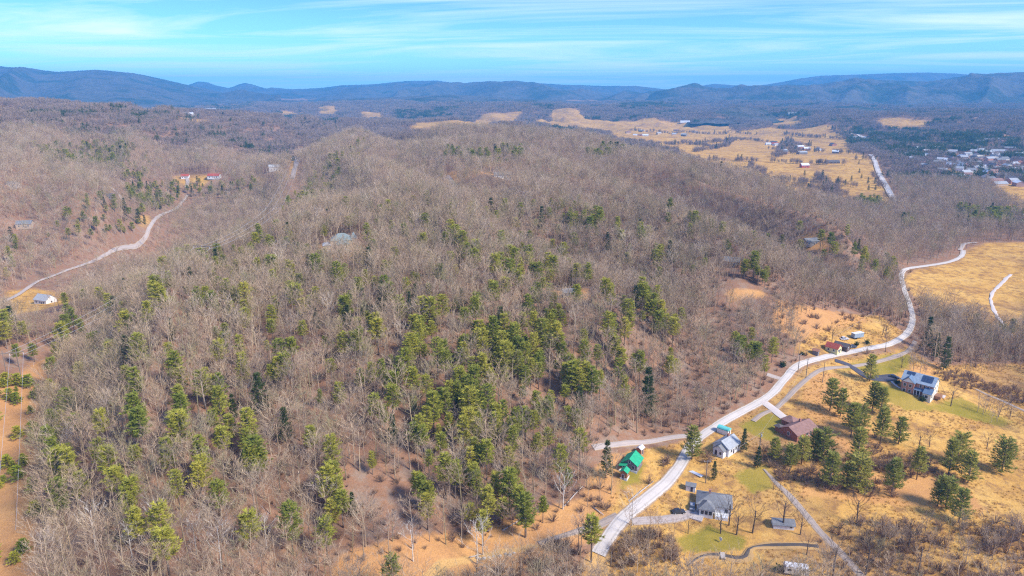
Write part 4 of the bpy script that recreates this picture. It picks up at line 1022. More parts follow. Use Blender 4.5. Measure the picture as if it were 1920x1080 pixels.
for nm, a, c in [('grey_shingle', (.20, .20, .20), (.25, .25, .245)), ('light_grey_shingle', (.36, .37, .37), (.43, .44, .44)), ('blue_grey_roof', (.30, .37, .42), (.36, .43, .48)), ('brown_shingle', (.27, .15, .12), (.32, .19, .155)),
                 ('green_metal', (.03, .36, .17), (.04, .42, .21)), ('turquoise_metal', (.13, .52, .47), (.16, .58, .52)), ('red_metal', (.38, .085, .06), (.44, .11, .075)), ('blue_metal', (.12, .18, .26), (.15, .22, .31)),
                 ('teal_slate', (.20, .25, .24), (.27, .32, .30)), ('white_metal', (.72, .74, .76), (.66, .68, .70)), ('dark_shingle', (.12, .10, .10), (.16, .14, .13)), ('rust_roof', (.36, .17, .10), (.44, .22, .13))]: M[nm] = roof_mat(nm, a, c)
def gable_wall(mb, x0, x1, y0, y1, h, rh, base=-1.2):
    ym = (y0 + y1) / 2
    mb.add([(x0,y0,base),(x1,y0,base),(x1,y1,base),(x0,y1,base),(x0,y0,h),(x1,y0,h),(x1,y1,h),(x0,y1,h),(x0,ym,h+rh),(x1,ym,h+rh)],
           [(0,1,5,4),(2,3,7,6),(1,2,6,9,5),(3,0,4,8,7),(4,5,9,8),(6,7,8,9),(0,3,2,1)])
def gable_roof(mb, x0, x1, y0, y1, h, rh, ov=.4, th=.16):
    ym, hw = (y0 + y1) / 2, (y1 - y0) / 2
    k = rh / hw
    for s in (-1, 1):
        ye = ym + s * (hw + ov); ze = h - ov * k
        a = [(x0 - ov, ym, h + rh + .03), (x1 + ov, ym, h + rh + .03), (x1 + ov, ye, ze + .03), (x0 - ov, ye, ze + .03)]
        b = [(p[0], p[1], p[2] + th) for p in a]
        f = [(0,1,2,3),(7,6,5,4),(0,4,5,1),(1,5,6,2),(2,6,7,3),(3,7,4,0)]
        mb.add(a + b, f if s > 0 else [q[::-1] for q in f])
def hip_roof(mb, x0, x1, y0, y1, h, rh, ov=.45):
    x0, x1, y0, y1 = x0 - ov, x1 + ov, y0 - ov, y1 + ov
    w = min(x1 - x0, y1 - y0) / 2
    if x1 - x0 >= y1 - y0: a, b = (x0 + w, (y0 + y1) / 2, h + rh), (x1 - w + 1e-3, (y0 + y1) / 2, h + rh)
    else: a, b = ((x0 + x1) / 2, y0 + w, h + rh), ((x0 + x1) / 2, y1 - w, h + rh)
    mb.add([(x0,y0,h),(x1,y0,h),(x1,y1,h),(x0,y1,h),(x0,y0,h+.15),(x1,y0,h+.15),(x1,y1,h+.15),(x0,y1,h+.15), a, b],
           [(0,3,2,1),(0,1,5,4),(1,2,6,5),(2,3,7,6),(3,0,4,7)] + ([(4,5,9,8),(5,6,9),(6,7,8,9),(7,4,8)] if x1 - x0 >= y1 - y0 else [(4,5,8),(5,6,9,8),(6,7,9),(7,4,8,9)]))
def opening(root, name, face, box, x, z, w, h, frame='white_trim', pane='glass'):
    """window or door on one face of the box (x0, x1, y0, y1): a frame proud of the wall with its pane proud of the frame"""
    x0, x1, y0, y1 = box
    def bx(mb, ww, hh, d):
        if face in 'SN':
            yy = y0 if face == 'S' else y1; sg = -1 if face == 'S' else 1
            mb.box(x - ww / 2, x + ww / 2, min(yy - sg * .05, yy + sg * d), max(yy - sg * .05, yy + sg * d), z - hh / 2, z + hh / 2)
        else:
            xx = x0 if face == 'W' else x1; sg = -1 if face == 'W' else 1
            mb.box(min(xx - sg * .05, xx + sg * d), max(xx - sg * .05, xx + sg * d), x - ww / 2, x + ww / 2, z - hh / 2, z + hh / 2)
    a, b = MB(), MB()
    bx(a, w + .24, h + .24, .05); bx(b, w, h, .08)
    f = part(name, a, M[frame], root); part('pane' if name == 'window' else 'panel', b, M[pane], f)
def heading(a, b):
    p = ground_at([a, b]); return math.atan2(p[1][1] - p[0][1], p[1][0] - p[0][0])
def building(name, label, u, v, rz, L, Wd, h, rh, wall, roof, wins=(), doors=(), roofkind='gable', ov=.4, cat='house', group=None, chimney=None):
    p = G(u, v)
    o = thing(name, label, cat, p, rz, group)
    box = (-L / 2, L / 2, -Wd / 2, Wd / 2)
    a, b = MB(), MB()
    if roofkind == 'gable': gable_wall(a, *box, h, rh); gable_roof(b, *box, h, rh, ov)
    else: a.box(*box, -1.2, h); hip_roof(b, *box, h, rh, ov)
    part('wall', a, M[wall], o); r = part('roof', b, M[roof], o)
    if chimney:
        c = MB(); cx_, cy_ = chimney; c.box(cx_ - .4, cx_ + .4, cy_ - .35, cy_ + .35, h, h + rh + .9); part('chimney', c, M['brick'], r)
    for f, x, z, w, hh in wins: opening(o, 'window', f, box, x, z, w, hh)
    for f, x, w in doors: opening(o, 'door', f, box, x, 1.0, w, 2.0, 'white_trim', 'door_dark')
    return o
# the green-roofed cabin with its two sheds
o = building('log_cabin', 'small grey cabin with bright green metal roof beside the road', 1185, 874, R(62), 6.4, 5.6, 2.5, 2.0, 'grey_wood', 'green_metal', [('W', -1.4, 1.5, .8, 1.1), ('W', 1.2, 1.5, .7, 1.0), ('W', 0, 3.3, .6, .8), ('S', -1.6, 1.4, .9, .9), ('S', 1.4, 1.4, .9, .9)], [('W', 2.1, .8)])
a = MB(); a.add([(-5.4, 0.6, 2.55), (-3.0, 0.6, 2.55), (-3.0, 3.4, 2.0), (-5.4, 3.4, 2.0), (-5.4, .6, 2.68), (-3.0, .6, 2.68), (-3.0, 3.4, 2.13), (-5.4, 3.4, 2.13)], [(0,3,2,1),(4,5,6,7),(0,1,5,4),(1,2,6,5),(2,3,7,6),(3,0,4,7)])
part('porch_roof', a, M['green_metal'], o)
for q in (.8, 3.2): a = MB(); a.box(-5.3, -5.15, q - .08, q + .08, -.8, 2.3); part('porch_post', a, M['brown_wood'], o)
a = MB(); a.box(-5.4, -3.22, .6, 3.4, -.8, .25); part('porch_deck', a, M['white_trim'], o)
a = MB(); a.box(-3.35, -3.21, -2.9, 2.9, -1.0, .3); part('foundation', a, M['white_siding'], o)
o = building('outhouse', 'tiny brown shed with green roof in front of the cabin', 1171, 896, R(62), 2.6, 2.4, 2.9, .8, 'brown_wood', 'green_metal', [('S', 0, 2.0, .6, .6)], [('W', .2, .7)], cat='shed', ov=.3)
a = MB(); a.box(-1.38, 1.38, -1.28, 1.28, -1.0, .7); part('foundation', a, M['white_siding'], o)
building('tool_shed', 'tiny brown shed with pale metal roof behind the cabin', 1200, 850, R(50), 2.4, 2.0, 2.3, .7, 'brown_wood', 'white_metal', (), [('S', 0, .8)], cat='shed', ov=.25)
# the white cottage and its barrel-roofed shed
o = building('cottage', 'white cottage with grey gabled roof beside the road', 1362, 843, R(42), 8.2, 6.6, 2.9, 2.2, 'white_siding', 'light_grey_shingle', [('S', -2.2, 1.6, .9, 1.2), ('S', 1.0, 1.6, .9, 1.2), ('S', 2.9, 1.6, .8, 1.1), ('W', 2.2, 1.6, .8, 1.1)], [('S', -.6, .9)], chimney=(1.5, .6))
a, b = MB(), MB(); gable_wall(a, -6.4, -4.12, -2.4, 1.8, 2.5, 1.5); gable_roof(b, -6.4, -4.6, -2.4, 1.8, 2.5, 1.5, .35)
part('porch', a, M['white_siding'], o); part('porch_roof', b, M['grey_shingle'], o)
opening(o, 'window', 'W', (-6.4, -4.1, -2.4, 1.8), -1.3, 1.3, .9, 1.1); opening(o, 'door', 'W', (-6.4, -4.1, -2.4, 1.8), .6, 1.0, .9, 2.0, 'white_trim', 'door_dark')
p = G(1357, 812); o = thing('garden_shed', 'white shed with rounded turquoise roof beside the white cottage', 'shed', p, R(-42))
a = MB(); a.box(-2.3, 2.3, -1.3, 1.3, -1, 2.0); part('wall', a, M['white_siding'], o)
a = MB(); pr = [(1.42 * math.cos(R(t)), 1.95 + 1.0 * math.sin(R(t))) for t in range(0, 181, 20)]
a.add([(-2.42, y, z) for y, z in pr] + [(2.42, y, z) for y, z in pr], [(i, i + 1, i + 1 + len(pr), i + len(pr)) for i in range(len(pr) - 1)] + [tuple(range(len(pr) - 1, -1, -1)), tuple(range(len(pr), 2 * len(pr)))])
part('roof', a, M['turquoise_metal'], o); opening(o, 'door', 'E', (-2.3, 2.3, -1.3, 1.3), 0, 1.0, .9, 1.8, 'white_trim', 'door_dark')
# the long brick house with a brown roof
o = building('brick_house', 'long red brick house with mauve brown roof behind pines', 1496, 812, R(33), 12.6, 8, 2.4, 2.1, 'red_brick', 'brown_shingle', [('S', -4, 1.5, 1.2, 1.2), ('S', 0, 1.5, 1.6, 1.3), ('S', 4.5, 1.5, 1.2, 1.2), ('W', 0, 1.6, .9, 1.3)], [('S', 2.3, 1.0)], chimney=(2, 1))
a, b = MB(), MB(); a.box(.8, 6.1, 4.02, 8.4, -1.2, 2.4); hip_roof(b, .8, 6.1, 3.0, 8.4, 2.4, 1.8)
part('garage', a, M['red_brick'], o); part('garage_roof', b, M['brown_shingle'], o)
a = MB(); a.box(-6.1, -3.8, 4.02, 6.4, -1.2, 2.2); part('side_wing', a, M['red_brick'], o); b = MB(); hip_roof(b, -6.1, -3.8, 4.05, 6.4, 2.2, .9); part('side_wing_roof', b, M['dark_shingle'], o)
# the grey bungalow by the creek
o = building('bungalow', 'white bungalow with dark grey hipped roof above the creek', 1338, 950, R(-16), 11, 8, 2.7, 2.0, 'white_siding', 'grey_shingle', [('W', -1.8, 1.5, .9, 1.1), ('W', 1.6, 1.5, .9, 1.1), ('S', 3.9, 1.5, 1.0, 1.1), ('E', 0, 1.5, 1.0, 1.1)], (), 'hip', chimney=(-1.5, 1.2))
a, b = MB(), MB(); a.box(-4.6, -.2, -6.6, -4.02, -1.2, 2.5); hip_roof(b, -4.6, -.2, -6.6, -1.5, 2.55, 1.9)
part('sun_porch', a, M['white_siding'], o); part('sun_porch_roof', b, M['grey_shingle'], o)
for x in (-3.7, -2.4, -1.1): opening(o, 'window', 'S', (-4.6, -.2, -6.6, -4), x, 1.4, 1.0, 1.3)
opening(o, 'door', 'W', (-4.6, -.2, -6.6, -4), -5.2, 1.0, .9, 2.0, 'white_trim', 'door_dark')
a = MB(); a.box(.4, 4.6, -6.4, -4.02, -.8, .45); part('deck', a, M['white_trim'], o)
for x in (.5, 2.5, 4.4): a = MB(); a.box(x, x + .1, -6.35, -6.25, .45, 1.5); part('railing_post', a, M['white_trim'], o)
a = MB(); a.box(.4, 4.6, -6.34, -6.26, 1.4, 1.5); part('railing', a, M['white_trim'], o)
building('tool_shed', 'small grey-roofed white shed behind the bungalow', 1295, 918, R(-20), 3.2, 2.4, 2.0, .7, 'white_siding', 'grey_shingle', (), [('S', .4, .8)], cat='shed', ov=.25)
p = G(1306, 962); a = MB(); a.box(-2.6, 2.6, -4, 4, -.6, .18); o = tag(obj('patio', a.mesh('patio', M['concrete']), None, p, R(-28)), 'tan concrete parking pad beside the bungalow', 'patio')
o = building('outbuilding', 'low whitish outbuilding with sagging grey roof behind a bare tree', 1467, 986, R(-8), 6.4, 3.6, 1.5, 1.0, 'white_siding', 'grey_shingle', [('S', 2.2, .9, .6, .6)], (), cat='outbuilding')
# the two-storey house with solar panels
RZ = R(-44)
o = building('brick_house', 'two-storey brick and cream house with blue-grey roof and solar panels', 1722, 734, RZ, 13, 8.4, 5.6, 3.0, 'brick', 'blue_grey_roof', [('S', 1.4, 4.3, .8, 1.3), ('S', 2.9, 4.3, .8, 1.3), ('S', 4.4, 4.3, .8, 1.3), ('N', -3, 4.3, .9, 1.3), ('N', 2, 4.3, .9, 1.3)], (), chimney=None)
a = MB(); gable_wall(a, 6.5, 6.62, -4.2, 4.2, 5.6, 3.0); part('gable_siding', a, M['cream_siding'], o)
for y_, z_ in ((-1.8, 4.2), (1.6, 4.2), (2.4, 1.5), (0, 7.0)): opening(o, 'window', 'E', (-6.5, 6.62, -4.2, 4.2), y_, z_, .8, 1.2)
a, b = MB(), MB()   # projecting front gable, ridge across the main one
def rot90(mb): mb.v = [(-y, x, z) for x, y, z in mb.v]
gable_wall(a, 4.22, 6.0, 0.9, 5.9, 5.5, 2.3); gable_roof(b, 1.4, 6.0, 0.9, 5.9, 5.5, 2.3, .35)
for mb in (a, b): mb.v = [(-y, -x, z) for x, y, z in mb.v]; mb.f = [f[::-1] for f in mb.f]
part('front_gable', a, M['brick'], o); part('front_gable_roof', b, M['blue_metal'], o)
a = MB(); a.add([(-5.7, -6.03, 5.5), (-1.1, -6.03, 5.5), (-3.4, -6.03, 7.6)], [(0, 1, 2)]); part('gable_trim', a, M['white_trim'], o)
for x, z in ((-4.6, 4.0), (-2.3, 4.0), (-4.6, 1.4), (-2.3, 1.4)): opening(o, 'window', 'S', (-6.5, 6.5, -6.0, 4.2), x, z, 1.0, 1.3)
a = MB(); a.add([(-.8, -4.22, 3.2), (3.2, -4.22, 3.2), (3.2, -6.3, 2.6), (-.8, -6.3, 2.6), (-.8, -4.22, 3.34), (3.2, -4.22, 3.34), (3.2, -6.3, 2.74), (-.8, -6.3, 2.74)], [(0,3,2,1),(4,5,6,7),(0,1,5,4),(1,2,6,5),(2,3,7,6),(3,0,4,7)])
part('porch_roof', a, M['blue_metal'], o)
for x in (-.6, .6, 1.8, 3.0): a = MB(); a.box(x - .1, x + .1, -6.2, -6.0, -.8, 2.62); part('porch_column', a, M['white_trim'], o)
opening(o, 'door', 'S', (-6.5, 6.5, -4.2, 4.2), .9, 1.1, 1.1, 2.1, 'white_trim', 'door_dark')
a = MB(); a.box(3.4, 6.6, -7.4, -4.24, -1.2, 2.7); part('front_wing', a, M['cream_siding'], o)
a = MB(); a.add([(3.2, -4.24, 4.3), (6.9, -4.24, 4.3), (6.9, -7.7, 2.6), (3.2, -7.7, 2.6), (3.2, -4.24, 4.45), (6.9, -4.24, 4.45), (6.9, -7.7, 2.75), (3.2, -7.7, 2.75)], [(0,3,2,1),(4,5,6,7),(0,1,5,4),(1,2,6,5),(2,3,7,6),(3,0,4,7)])
part('front_wing_roof', a, M['blue_metal'], o)
for f, x in (('S', 4.9), ('E', -5.8)): opening(o, 'window', f, (3.4, 6.6, -7.4, -4.24), x, 1.4, 1.1, 1.2)
sl_ = 3.0 / 4.2
pm = MB(); pm.add([(-.52, -.85, 0), (.52, -.85, 0), (.52, .85, 0), (-.52, .85, 0), (-.52, -.85, .06), (.52, -.85, .06), (.52, .85, .06), (-.52, .85, .06)], [(0,3,2,1),(4,5,6,7),(0,1,5,4),(1,2,6,5),(2,3,7,6),(3,0,4,7)])
pme = pm.mesh('solar_panel', M['solar'])
for bx0, nx_, ny_, yy0 in ((1.6, 4, 2, -1.2), (-4.8, 3, 1, -.95)):
    for i in range(nx_):
        for j in range(ny_):
            y_ = yy0 - j * 1.42
            q = obj('solar_panel', pme, o, (bx0 + i * 1.1, y_, 5.6 + 3.0 - sl_ * abs(y_) + .32)); q.rotation_euler = (math.atan(sl_), 0, 0)
a = MB(); a.box(6.7, 9.2, -1.5, 2.5, -.8, .5); part('deck', a, M['brown_wood'], o)
p = G(1762, 742); a = MB(); a.box(-2, 2, -1.8, 1.8, -.5, .15); tag(obj('patio', a.mesh('patio', M['concrete']), None, p, RZ), 'pale concrete patio at the end of the brick house', 'patio')
# the yellow house and what stands round it
building('small_house', 'small yellow house with red metal roof above the road', 1562, 659, R(-48), 6, 4.8, 2.7, 1.7, 'yellow_siding', 'red_metal', [('E', -1.2, 1.5, .8, 1.0), ('E', 1.2, 1.5, .8, 1.0), ('S', -1.4, 1.5, .8, 1.0), ('S', 1.2, 1.5, .8, 1.0)], [('E', 0, .8)])
building('wooden_shed', 'dark weathered shed behind the yellow house', 1578, 654, R(-48), 6.5, 3.8, 2.2, 1.2, 'dark_wood', 'dark_shingle', [('E', 0, 1.2, .8, .8)], (), cat='shed')
building('wooden_shed', 'tiny rusty-roofed shed down the slope from the yellow house', 1529, 664, R(-40), 2.8, 2.4, 2.0, .8, 'grey_wood', 'rust_roof', (), [('E', 0, .8)], cat='shed', ov=.25)
p = G(1607, 634); o = thing('box_trailer', 'pale blue-white box trailer parked on the dry grass', 'trailer', p, R(20))
a = MB(); a.box(-3.1, 3.1, -1.2, 1.2, .7, 3.0); part('body', a, M['blue_grey_roof'], o)
a = MB(); a.box(-3.2, 3.2, -1.27, 1.27, 3.0, 3.12); part('roof', a, M['white_siding'], o)
for x in (-2.4, -1.5):
    for y_ in (-1.1, 1.1): a = MB(); a.tube([(x, y_ - .13, .42), (x, y_ + .13, .42)], [.45, .45], 12); part('wheel', a, M['tyre'], o)
a = MB(); a.tube([(3.0, 0, .7), (4.8, 0, .5)], [.07, .07], 5); part('tow_bar', a, M['steel'], o)
# houses hidden in the forest
o = building('mansion', 'large tan house with pointed teal-grey roofs in the forest', 642, 464, R(12), 15, 11, 6.0, 4.4, 'tan_stucco', 'teal_slate', [('S', x, z, 1.1, 1.5) for x in (-5, -2, 1, 4) for z in (1.7, 4.8)], (), 'hip')
a, b = MB(), MB(); a.box(6.2, 10.2, -4.2, -.2, -1.2, 7.2); hip_roof(b, 6.2, 10.2, -4.2, -.2, 7.2, 4.2); part('turret', a, M['tan_stucco'], o); part('turret_roof', b, M['teal_slate'], o)
a, b = MB(), MB(); a.box(-4, 5, -9.5, -5.52, -1.2, 4.0); hip_roof(b, -4, 5, -9.5, -4.6, 4.0, 2.2); part('front_wing', a, M['tan_stucco'], o); part('front_wing_roof', b, M['teal_slate'], o)
a, b = MB(), MB(); a.box(-13, -7.52, -6.5, 1.5, -1.2, 3.2); hip_roof(b, -13, -7.5, -6.5, 1.5, 3.2, 1.8); part('garage', a, M['tan_stucco'], o); part('garage_roof', b, M['light_grey_shingle'], o)
for x in (-2, .5, 3): opening(o, 'window', 'S', (-4, 5, -9.5, -5.5), x, 1.8, 1.4, 1.7)
a = MB(); a.box(-13, 6, -11.8, -10.2, -1, .6); part('terrace', a, M['stone'], o); o.scale = (.82, .82, .82)
MID = [(86,568,-20,12,8,3.2,3.0,'white_siding','light_grey_shingle','white house with grey gabled roof beside the side valley road'),(1372,498,-28,9,6,3.2,2.0,'brown_wood','grey_shingle','brown wooden house with grey roof among trees on the slope'),
       (1519,458,12,10,6,2.8,1.8,'grey_wood','grey_shingle','low grey house in a reddish clearing near the hill shoulder'),(48,426,15,12,8,3.5,2.4,'tan_stucco','grey_shingle','tan house half hidden on the far valley side'),
       (942,334,6,17,9,3.5,2.6,'white_siding','grey_shingle','pale long house in the clearing high on the ridge'),(348,334,10,10,7,3.2,2.4,'white_siding','red_metal','small red-roofed house at the edge of a valley clearing'),
       (402,334,0,16,8,3.5,2.6,'white_siding','red_metal','long white house with red roof beside dark pines'),(515,320,20,14,9,5,3,'white_siding','light_grey_shingle','white house at the end of the wooded valley'),
       (1276,394,0,9,6,3.4,2.0,'white_siding','grey_shingle','small pale house nearly buried in bare trees'),(1066,553,8,6,4.5,2.0,1.2,'grey_wood','grey_shingle','low grey shed roof in a small forest clearing'),
       (205,372,30,8,6,3,2,'grey_wood','dark_shingle','dark little house by the curving hillside drive'),(25,350,0,9,7,3.2,2.2,'white_siding','grey_shingle','white house deep in the far hillside woods')]
for u, v, rz, L, w, h, rh, wl_, rf, lab in MID:
    building('house', lab, u, v, R(rz), L, w, h, rh, wl_, rf, [('S', -L * .3, h * .5, 1.1, 1.3), ('S', 0, h * .5, 1.1, 1.3), ('S', L * .3, h * .5, 1.1, 1.3), ('E', 0, h * .5, 1.0, 1.3)], [('S', L * .15, 1.0)])
FARM = [(1508,314,8,15,9,4.5,3.5,'red_paint','white_metal','red barn standing alone in the golden field','barn'),(1453,272,0,20,10,4,3,'red_paint','red_metal','long red-roofed farm building among trees','barn'),(1440,272,0,14,9,4,2.5,'white_siding','white_metal','white farm shed next to the red-roofed farm building','barn'),
        (1284,230,0,40,12,5,3,'white_siding','white_metal','long white farm shed on the far field rise','barn'),(1560,306,0,26,10,3,3,'dark_wood','dark_shingle','long dark barn roof near bare trees','barn'),(1620,282,5,22,10,4,3,'white_siding','blue_grey_roof','white building at the bend of the field road','building'),
        (352,218,0,30,14,6,4,'white_siding','white_metal','white farm building on a distant valley field','building'),(470,183,0,90,40,14,3,'white_siding','white_metal','far white warehouse below the mountains','building'),(490,181,5,120,40,14,3,'white_siding','white_metal','longest far white warehouse below the mountains','building'),
        (583,182,0,80,30,12,4,'white_siding','white_metal','far white building on the wooded plain','building'),(395,207,0,60,20,8,3,'white_siding','white_metal','pale building group at the foot of the long mountain','building'),(1485,216,0,36,14,7,4,'cream_siding','light_grey_shingle','cream house on the wooded rise','house'),
        (1600,260,0,20,10,5,3,'white_siding','light_grey_shingle','white house where the field road begins','house'),(645,252,0,14,9,4,3,'white_siding','light_grey_shingle','white house over the crest of the wooded hill','house')]
for u, v, rz, L, w, h, rh, wl_, rf, lab, ct in FARM:
    building('barn' if ct == 'barn' else 'far_house', lab, u, v, R(rz), L, w, h, rh, wl_, rf, [('S', -L * .25, h * .5, 1.4, 1.4), ('S', L * .25, h * .5, 1.4, 1.4)], [('S', 0, 2.0)], cat=ct)
town = []
def town_houses(pts, n, gap, label, group):
    P_ = poly(pts); c = 0
    for t in range(n * 40):
        x, y = rng.uniform(P_[:, 0].min(), P_[:, 0].max()), rng.uniform(P_[:, 1].min(), P_[:, 1].max())
        if c >= n: break
        if not inside(np.array([x]), np.array([y]), P_)[0] or any((x - a) ** 2 + (y - b) ** 2 < gap * gap for a, b in town): continue
        town.append((x, y)); c += 1
        L, w, h, rh = rng.uniform(13, 22), rng.uniform(9, 12), rng.uniform(3.2, 5.6), rng.uniform(2.4, 3.6)
        o = thing('town_house', label, 'house', (x, y, Z(x, y)), rng.choice((0, .3, 1.57, -.5)) + rng.uniform(-.2, .2), group)
        a, b = MB(), MB(); gable_wall(a, -L / 2, L / 2, -w / 2, w / 2, h, rh); gable_roof(b, -L / 2, L / 2, -w / 2, w / 2, h, rh, .5)
        part('wall', a, M[rng.choice(['white_siding', 'tan_stucco', 'cream_siding', 'brick', 'grey_wood', 'brick'])], o)
        part('roof', b, M[rng.choice(['light_grey_shingle', 'grey_shingle', 'light_grey_shingle', 'brown_shingle', 'dark_shingle', 'white_metal'])], o)
town_houses([(1700,300),(1780,285),(1930,275),(1930,352),(1860,348),(1790,335)], 95, 24, 'gabled house in the town among trees', 'houses of the town')
town_houses([(1690,285),(1760,275),(1800,300),(1740,312)], 8, 26, 'house half hidden in the woods at the edge of town', 'houses at the edge of town')
town_houses([(1430,262),(1560,270),(1600,290),(1460,290)], 12, 26, 'farmhouse among the trees between golden fields', 'farmhouses between the fields')
town_houses([(1170,246),(1300,246),(1320,256),(1200,258)], 10, 30, 'farmhouse on the far golden slope', 'farmhouses on the far slope')
town_houses([(1830,265),(1900,262),(1910,280),(1840,285)], 10, 30, 'distant house in the evergreen suburb', 'houses of the evergreen suburb')

# ------------------------------------------------------------------ vehicles, poles, small things
def car(label, u, v, rz, colour, tall=0.0):
    m = flat('car_paint', colour, .05, 1.0, .35, spec=.5)
    o = thing('car', label, 'car', G(u, v) + Vector((0, 0, .04)), rz)
    a = MB()
    prof = [(-2.2, .35), (-2.2, .85), (-1.5, .95), (1.0, .95), (2.1, .8), (2.25, .4)]
    a.add([(x, -.88, z) for x, z in prof] + [(x, .88, z) for x, z in prof], [(0,1,2,3,4,5)[::-1], (6,7,8,9,10,11)] + [(i, (i + 1) % 6, (i + 1) % 6 + 6, i + 6) for i in range(6)]); part('body', a, m, o)
    a = MB(); c = [(-1.75, .95), (-1.35, 1.5 + tall), (.25, 1.5 + tall), (1.0, .95)]
    a.add([(x, -.80 + .12 * (z > 1), z) for x, z in c] + [(x, .80 - .12 * (z > 1), z) for x, z in c], [(0,1,2,3)[::-1], (4,5,6,7), (0,1,5,4), (2,3,7,6)]); part('cabin_glass', a, M['glass'], o)
    a = MB(); a.box(-1.38, .28, -.69, .69, 1.49 + tall, 1.54 + tall); part('cabin_roof', a, m, o)
    for x in (-1.4, 1.4):
        for y_ in (-.8, .8):
            a = MB(); a.tube([(x, y_ - .11, .34), (x, y_ + .11, .34)], [.34, .34], 12); w = part('wheel', a, M['tyre'], o)
            a = MB(); a.tube([(x, y_ - .125, .34), (x, y_ + .125, .34)], [.18, .18], 8); part('rim', a, M['steel'], w)
    for y_ in (-.6, .6): a = MB(); a.box(2.12, 2.26, y_ - .2, y_ + .2, .58, .74); part('headlight', a, M['white_trim'], o)
    return o
car('grey car parked on the pad beside the bungalow', 1298, 952, R(75), (.30, .32, .36), .15)
car('dark car on the gravel drive by the bungalow', 1272, 962, R(8), (.05, .05, .055))
car('dark car on the grass above the yellow house', 1598, 652, R(15), (.10, .11, .14))
car('white car beside the box trailer', 1583, 637, R(10), (.75, .75, .75))
car('white car in front of the mansion', 652, 472, R(5), (.78, .78, .78))
car('dark car at the end of the driveway by the brick house', 1676, 709, R(-30), (.07, .07, .09))
p = G(1492, 1076); o = thing('camper', 'white camper parked below the creek', 'camper', p, R(-12))
a = MB(); pr = [(-3.4, .6), (-3.5, 2.6), (-3.2, 3.0), (3.0, 3.0), (3.4, 2.5), (3.3, .6)]
a.add([(x, -1.2, z) for x, z in pr] + [(x, 1.2, z) for x, z in pr], [(0,1,2,3,4,5)[::-1], (6,7,8,9,10,11)] + [(i, (i + 1) % 6, (i + 1) % 6 + 6, i + 6) for i in range(6)]); part('body', a, M['white_siding'], o)
for x in (-2, 1.6): opening(o, 'window', 'S', (-3.4, 3.4, -1.2, 1.2), x, 2.0, 1.0, .7)
opening(o, 'door', 'S', (-3.4, 3.4, -1.2, 1.2), -.2, 1.5, .7, 1.7, 'white_trim', 'white_metal')
for y_ in (-1.1, 1.1): a = MB(); a.tube([(0, y_ - .12, .4), (0, y_ + .12, .4)], [.4, .4], 12); part('wheel', a, M['tyre'], o)
p = G(1304, 888); a = MB(); a.box(-2.8, 2.8, -.75, .75, .02, .22); tag(obj('sheet_panel', a.mesh('sheet_panel', M['white_metal']), None, p, R(-48)), 'white metal sheet lying on the grass across the road from the cabin', 'panel')
p = G(1355, 1043); o = thing('footbridge', 'tiny pale plank footbridge over the creek', 'footbridge', p, R(80))
for k in range(6): a = MB(); a.box(-1.5 + k * .5, -1.06 + k * .5, -.7, .7, .32, .40); part('plank', a, M['log_pale'], o)
for y_ in (-.55, .55): a = MB(); a.box(-1.8, 1.8, y_ - .08, y_ + .08, .05, .32); part('beam', a, M['dark_wood'], o)
p = G(1351, 1016); o = thing('satellite_dish', 'white round dish on a short post in the yard', 'satellite dish', p, R(30))
a = MB(); a.tube([(0, 0, -.3), (0, 0, 1.0)], [.06, .06], 6); part('post', a, M['steel'], o)
a = MB(); n_ = 14; a.add([(.25, 0, 1.15)] + [(.0, .62 * math.cos(2 * math.pi * i / n_), 1.15 + .62 * math.sin(2 * math.pi * i / n_)) for i in range(n_)] + [(.18, 0, 1.15)] + [(-.06, .62 * math.cos(2 * math.pi * i / n_), 1.15 + .62 * math.sin(2 * math.pi * i / n_)) for i in range(n_)],
    [(0, 1 + i, 1 + (i + 1) % n_) for i in range(n_)] + [(n_ + 1, n_ + 2 + (i + 1) % n_, n_ + 2 + i) for i in range(n_)] + [(1 + i, n_ + 2 + i, n_ + 2 + (i + 1) % n_, 1 + (i + 1) % n_) for i in range(n_)]); part('dish', a, M['white_trim'], o)
def pole(u, v, h, label, arm=True, rz=0.0, can=False):
    o = thing('utility_pole', label, 'utility pole', G(u, v), rz)
    a = MB(); a.tube([(0, 0, -1), (0, 0, h)], [.19, .13], 8); part('pole', a, M['pole_wood'], o)
    if arm:
        a = MB(); a.box(-1.25, 1.25, -.08, .08, h - .55, h - .38); c = part('crossarm', a, M['pole_wood'], o)
        for x in (-1.1, 0, 1.1): a = MB(); a.tube([(x, 0, h - .38), (x, 0, h - .1)], [.06, .04], 6); part('insulator', a, M['white_trim'], c)
    if can: a = MB(); a.tube([(.38, 0, h - 1.9), (.38, 0, h - 1.0)], [.26, .26], 10); part('transformer', a, M['steel'], o)
    return o.location + Vector((0, 0, h - .1))
def wire(a, b, sag, label, rad=.025, name='power_cable', group=None):
    m = MB(); pts = []
    for i in range(17):
        t = i / 16; q = a.lerp(b, t); q.z -= sag * 4 * t * (1 - t); pts.append(q)
    m.tube(pts, [rad] * 17, 4)
    tag(obj(name, m.mesh(name, M['steel'])), label, 'cable', group)
T = [pole(1323, 906, 9, 'plain utility pole beside the dark holly'), pole(1423, 851, 9, 'utility pole with transformer near the white cottage', True, .5, True), pole(1496, 698, 9, 'utility pole on the verge at the road bend', True, .6),
     pole(1511, 708, 9.5, 'utility pole between the road and the old lane', True, .6), pole(1542, 717, 10, 'tall utility pole beside the yard pines', False), pole(1648, 603, 9, 'utility pole at the inside of the upper road bend', False), pole(1721, 1078, 9, 'utility pole in the brush below the pasture', False), pole(1145, 1062, 5, 'short bare post by the end of the road', False)]
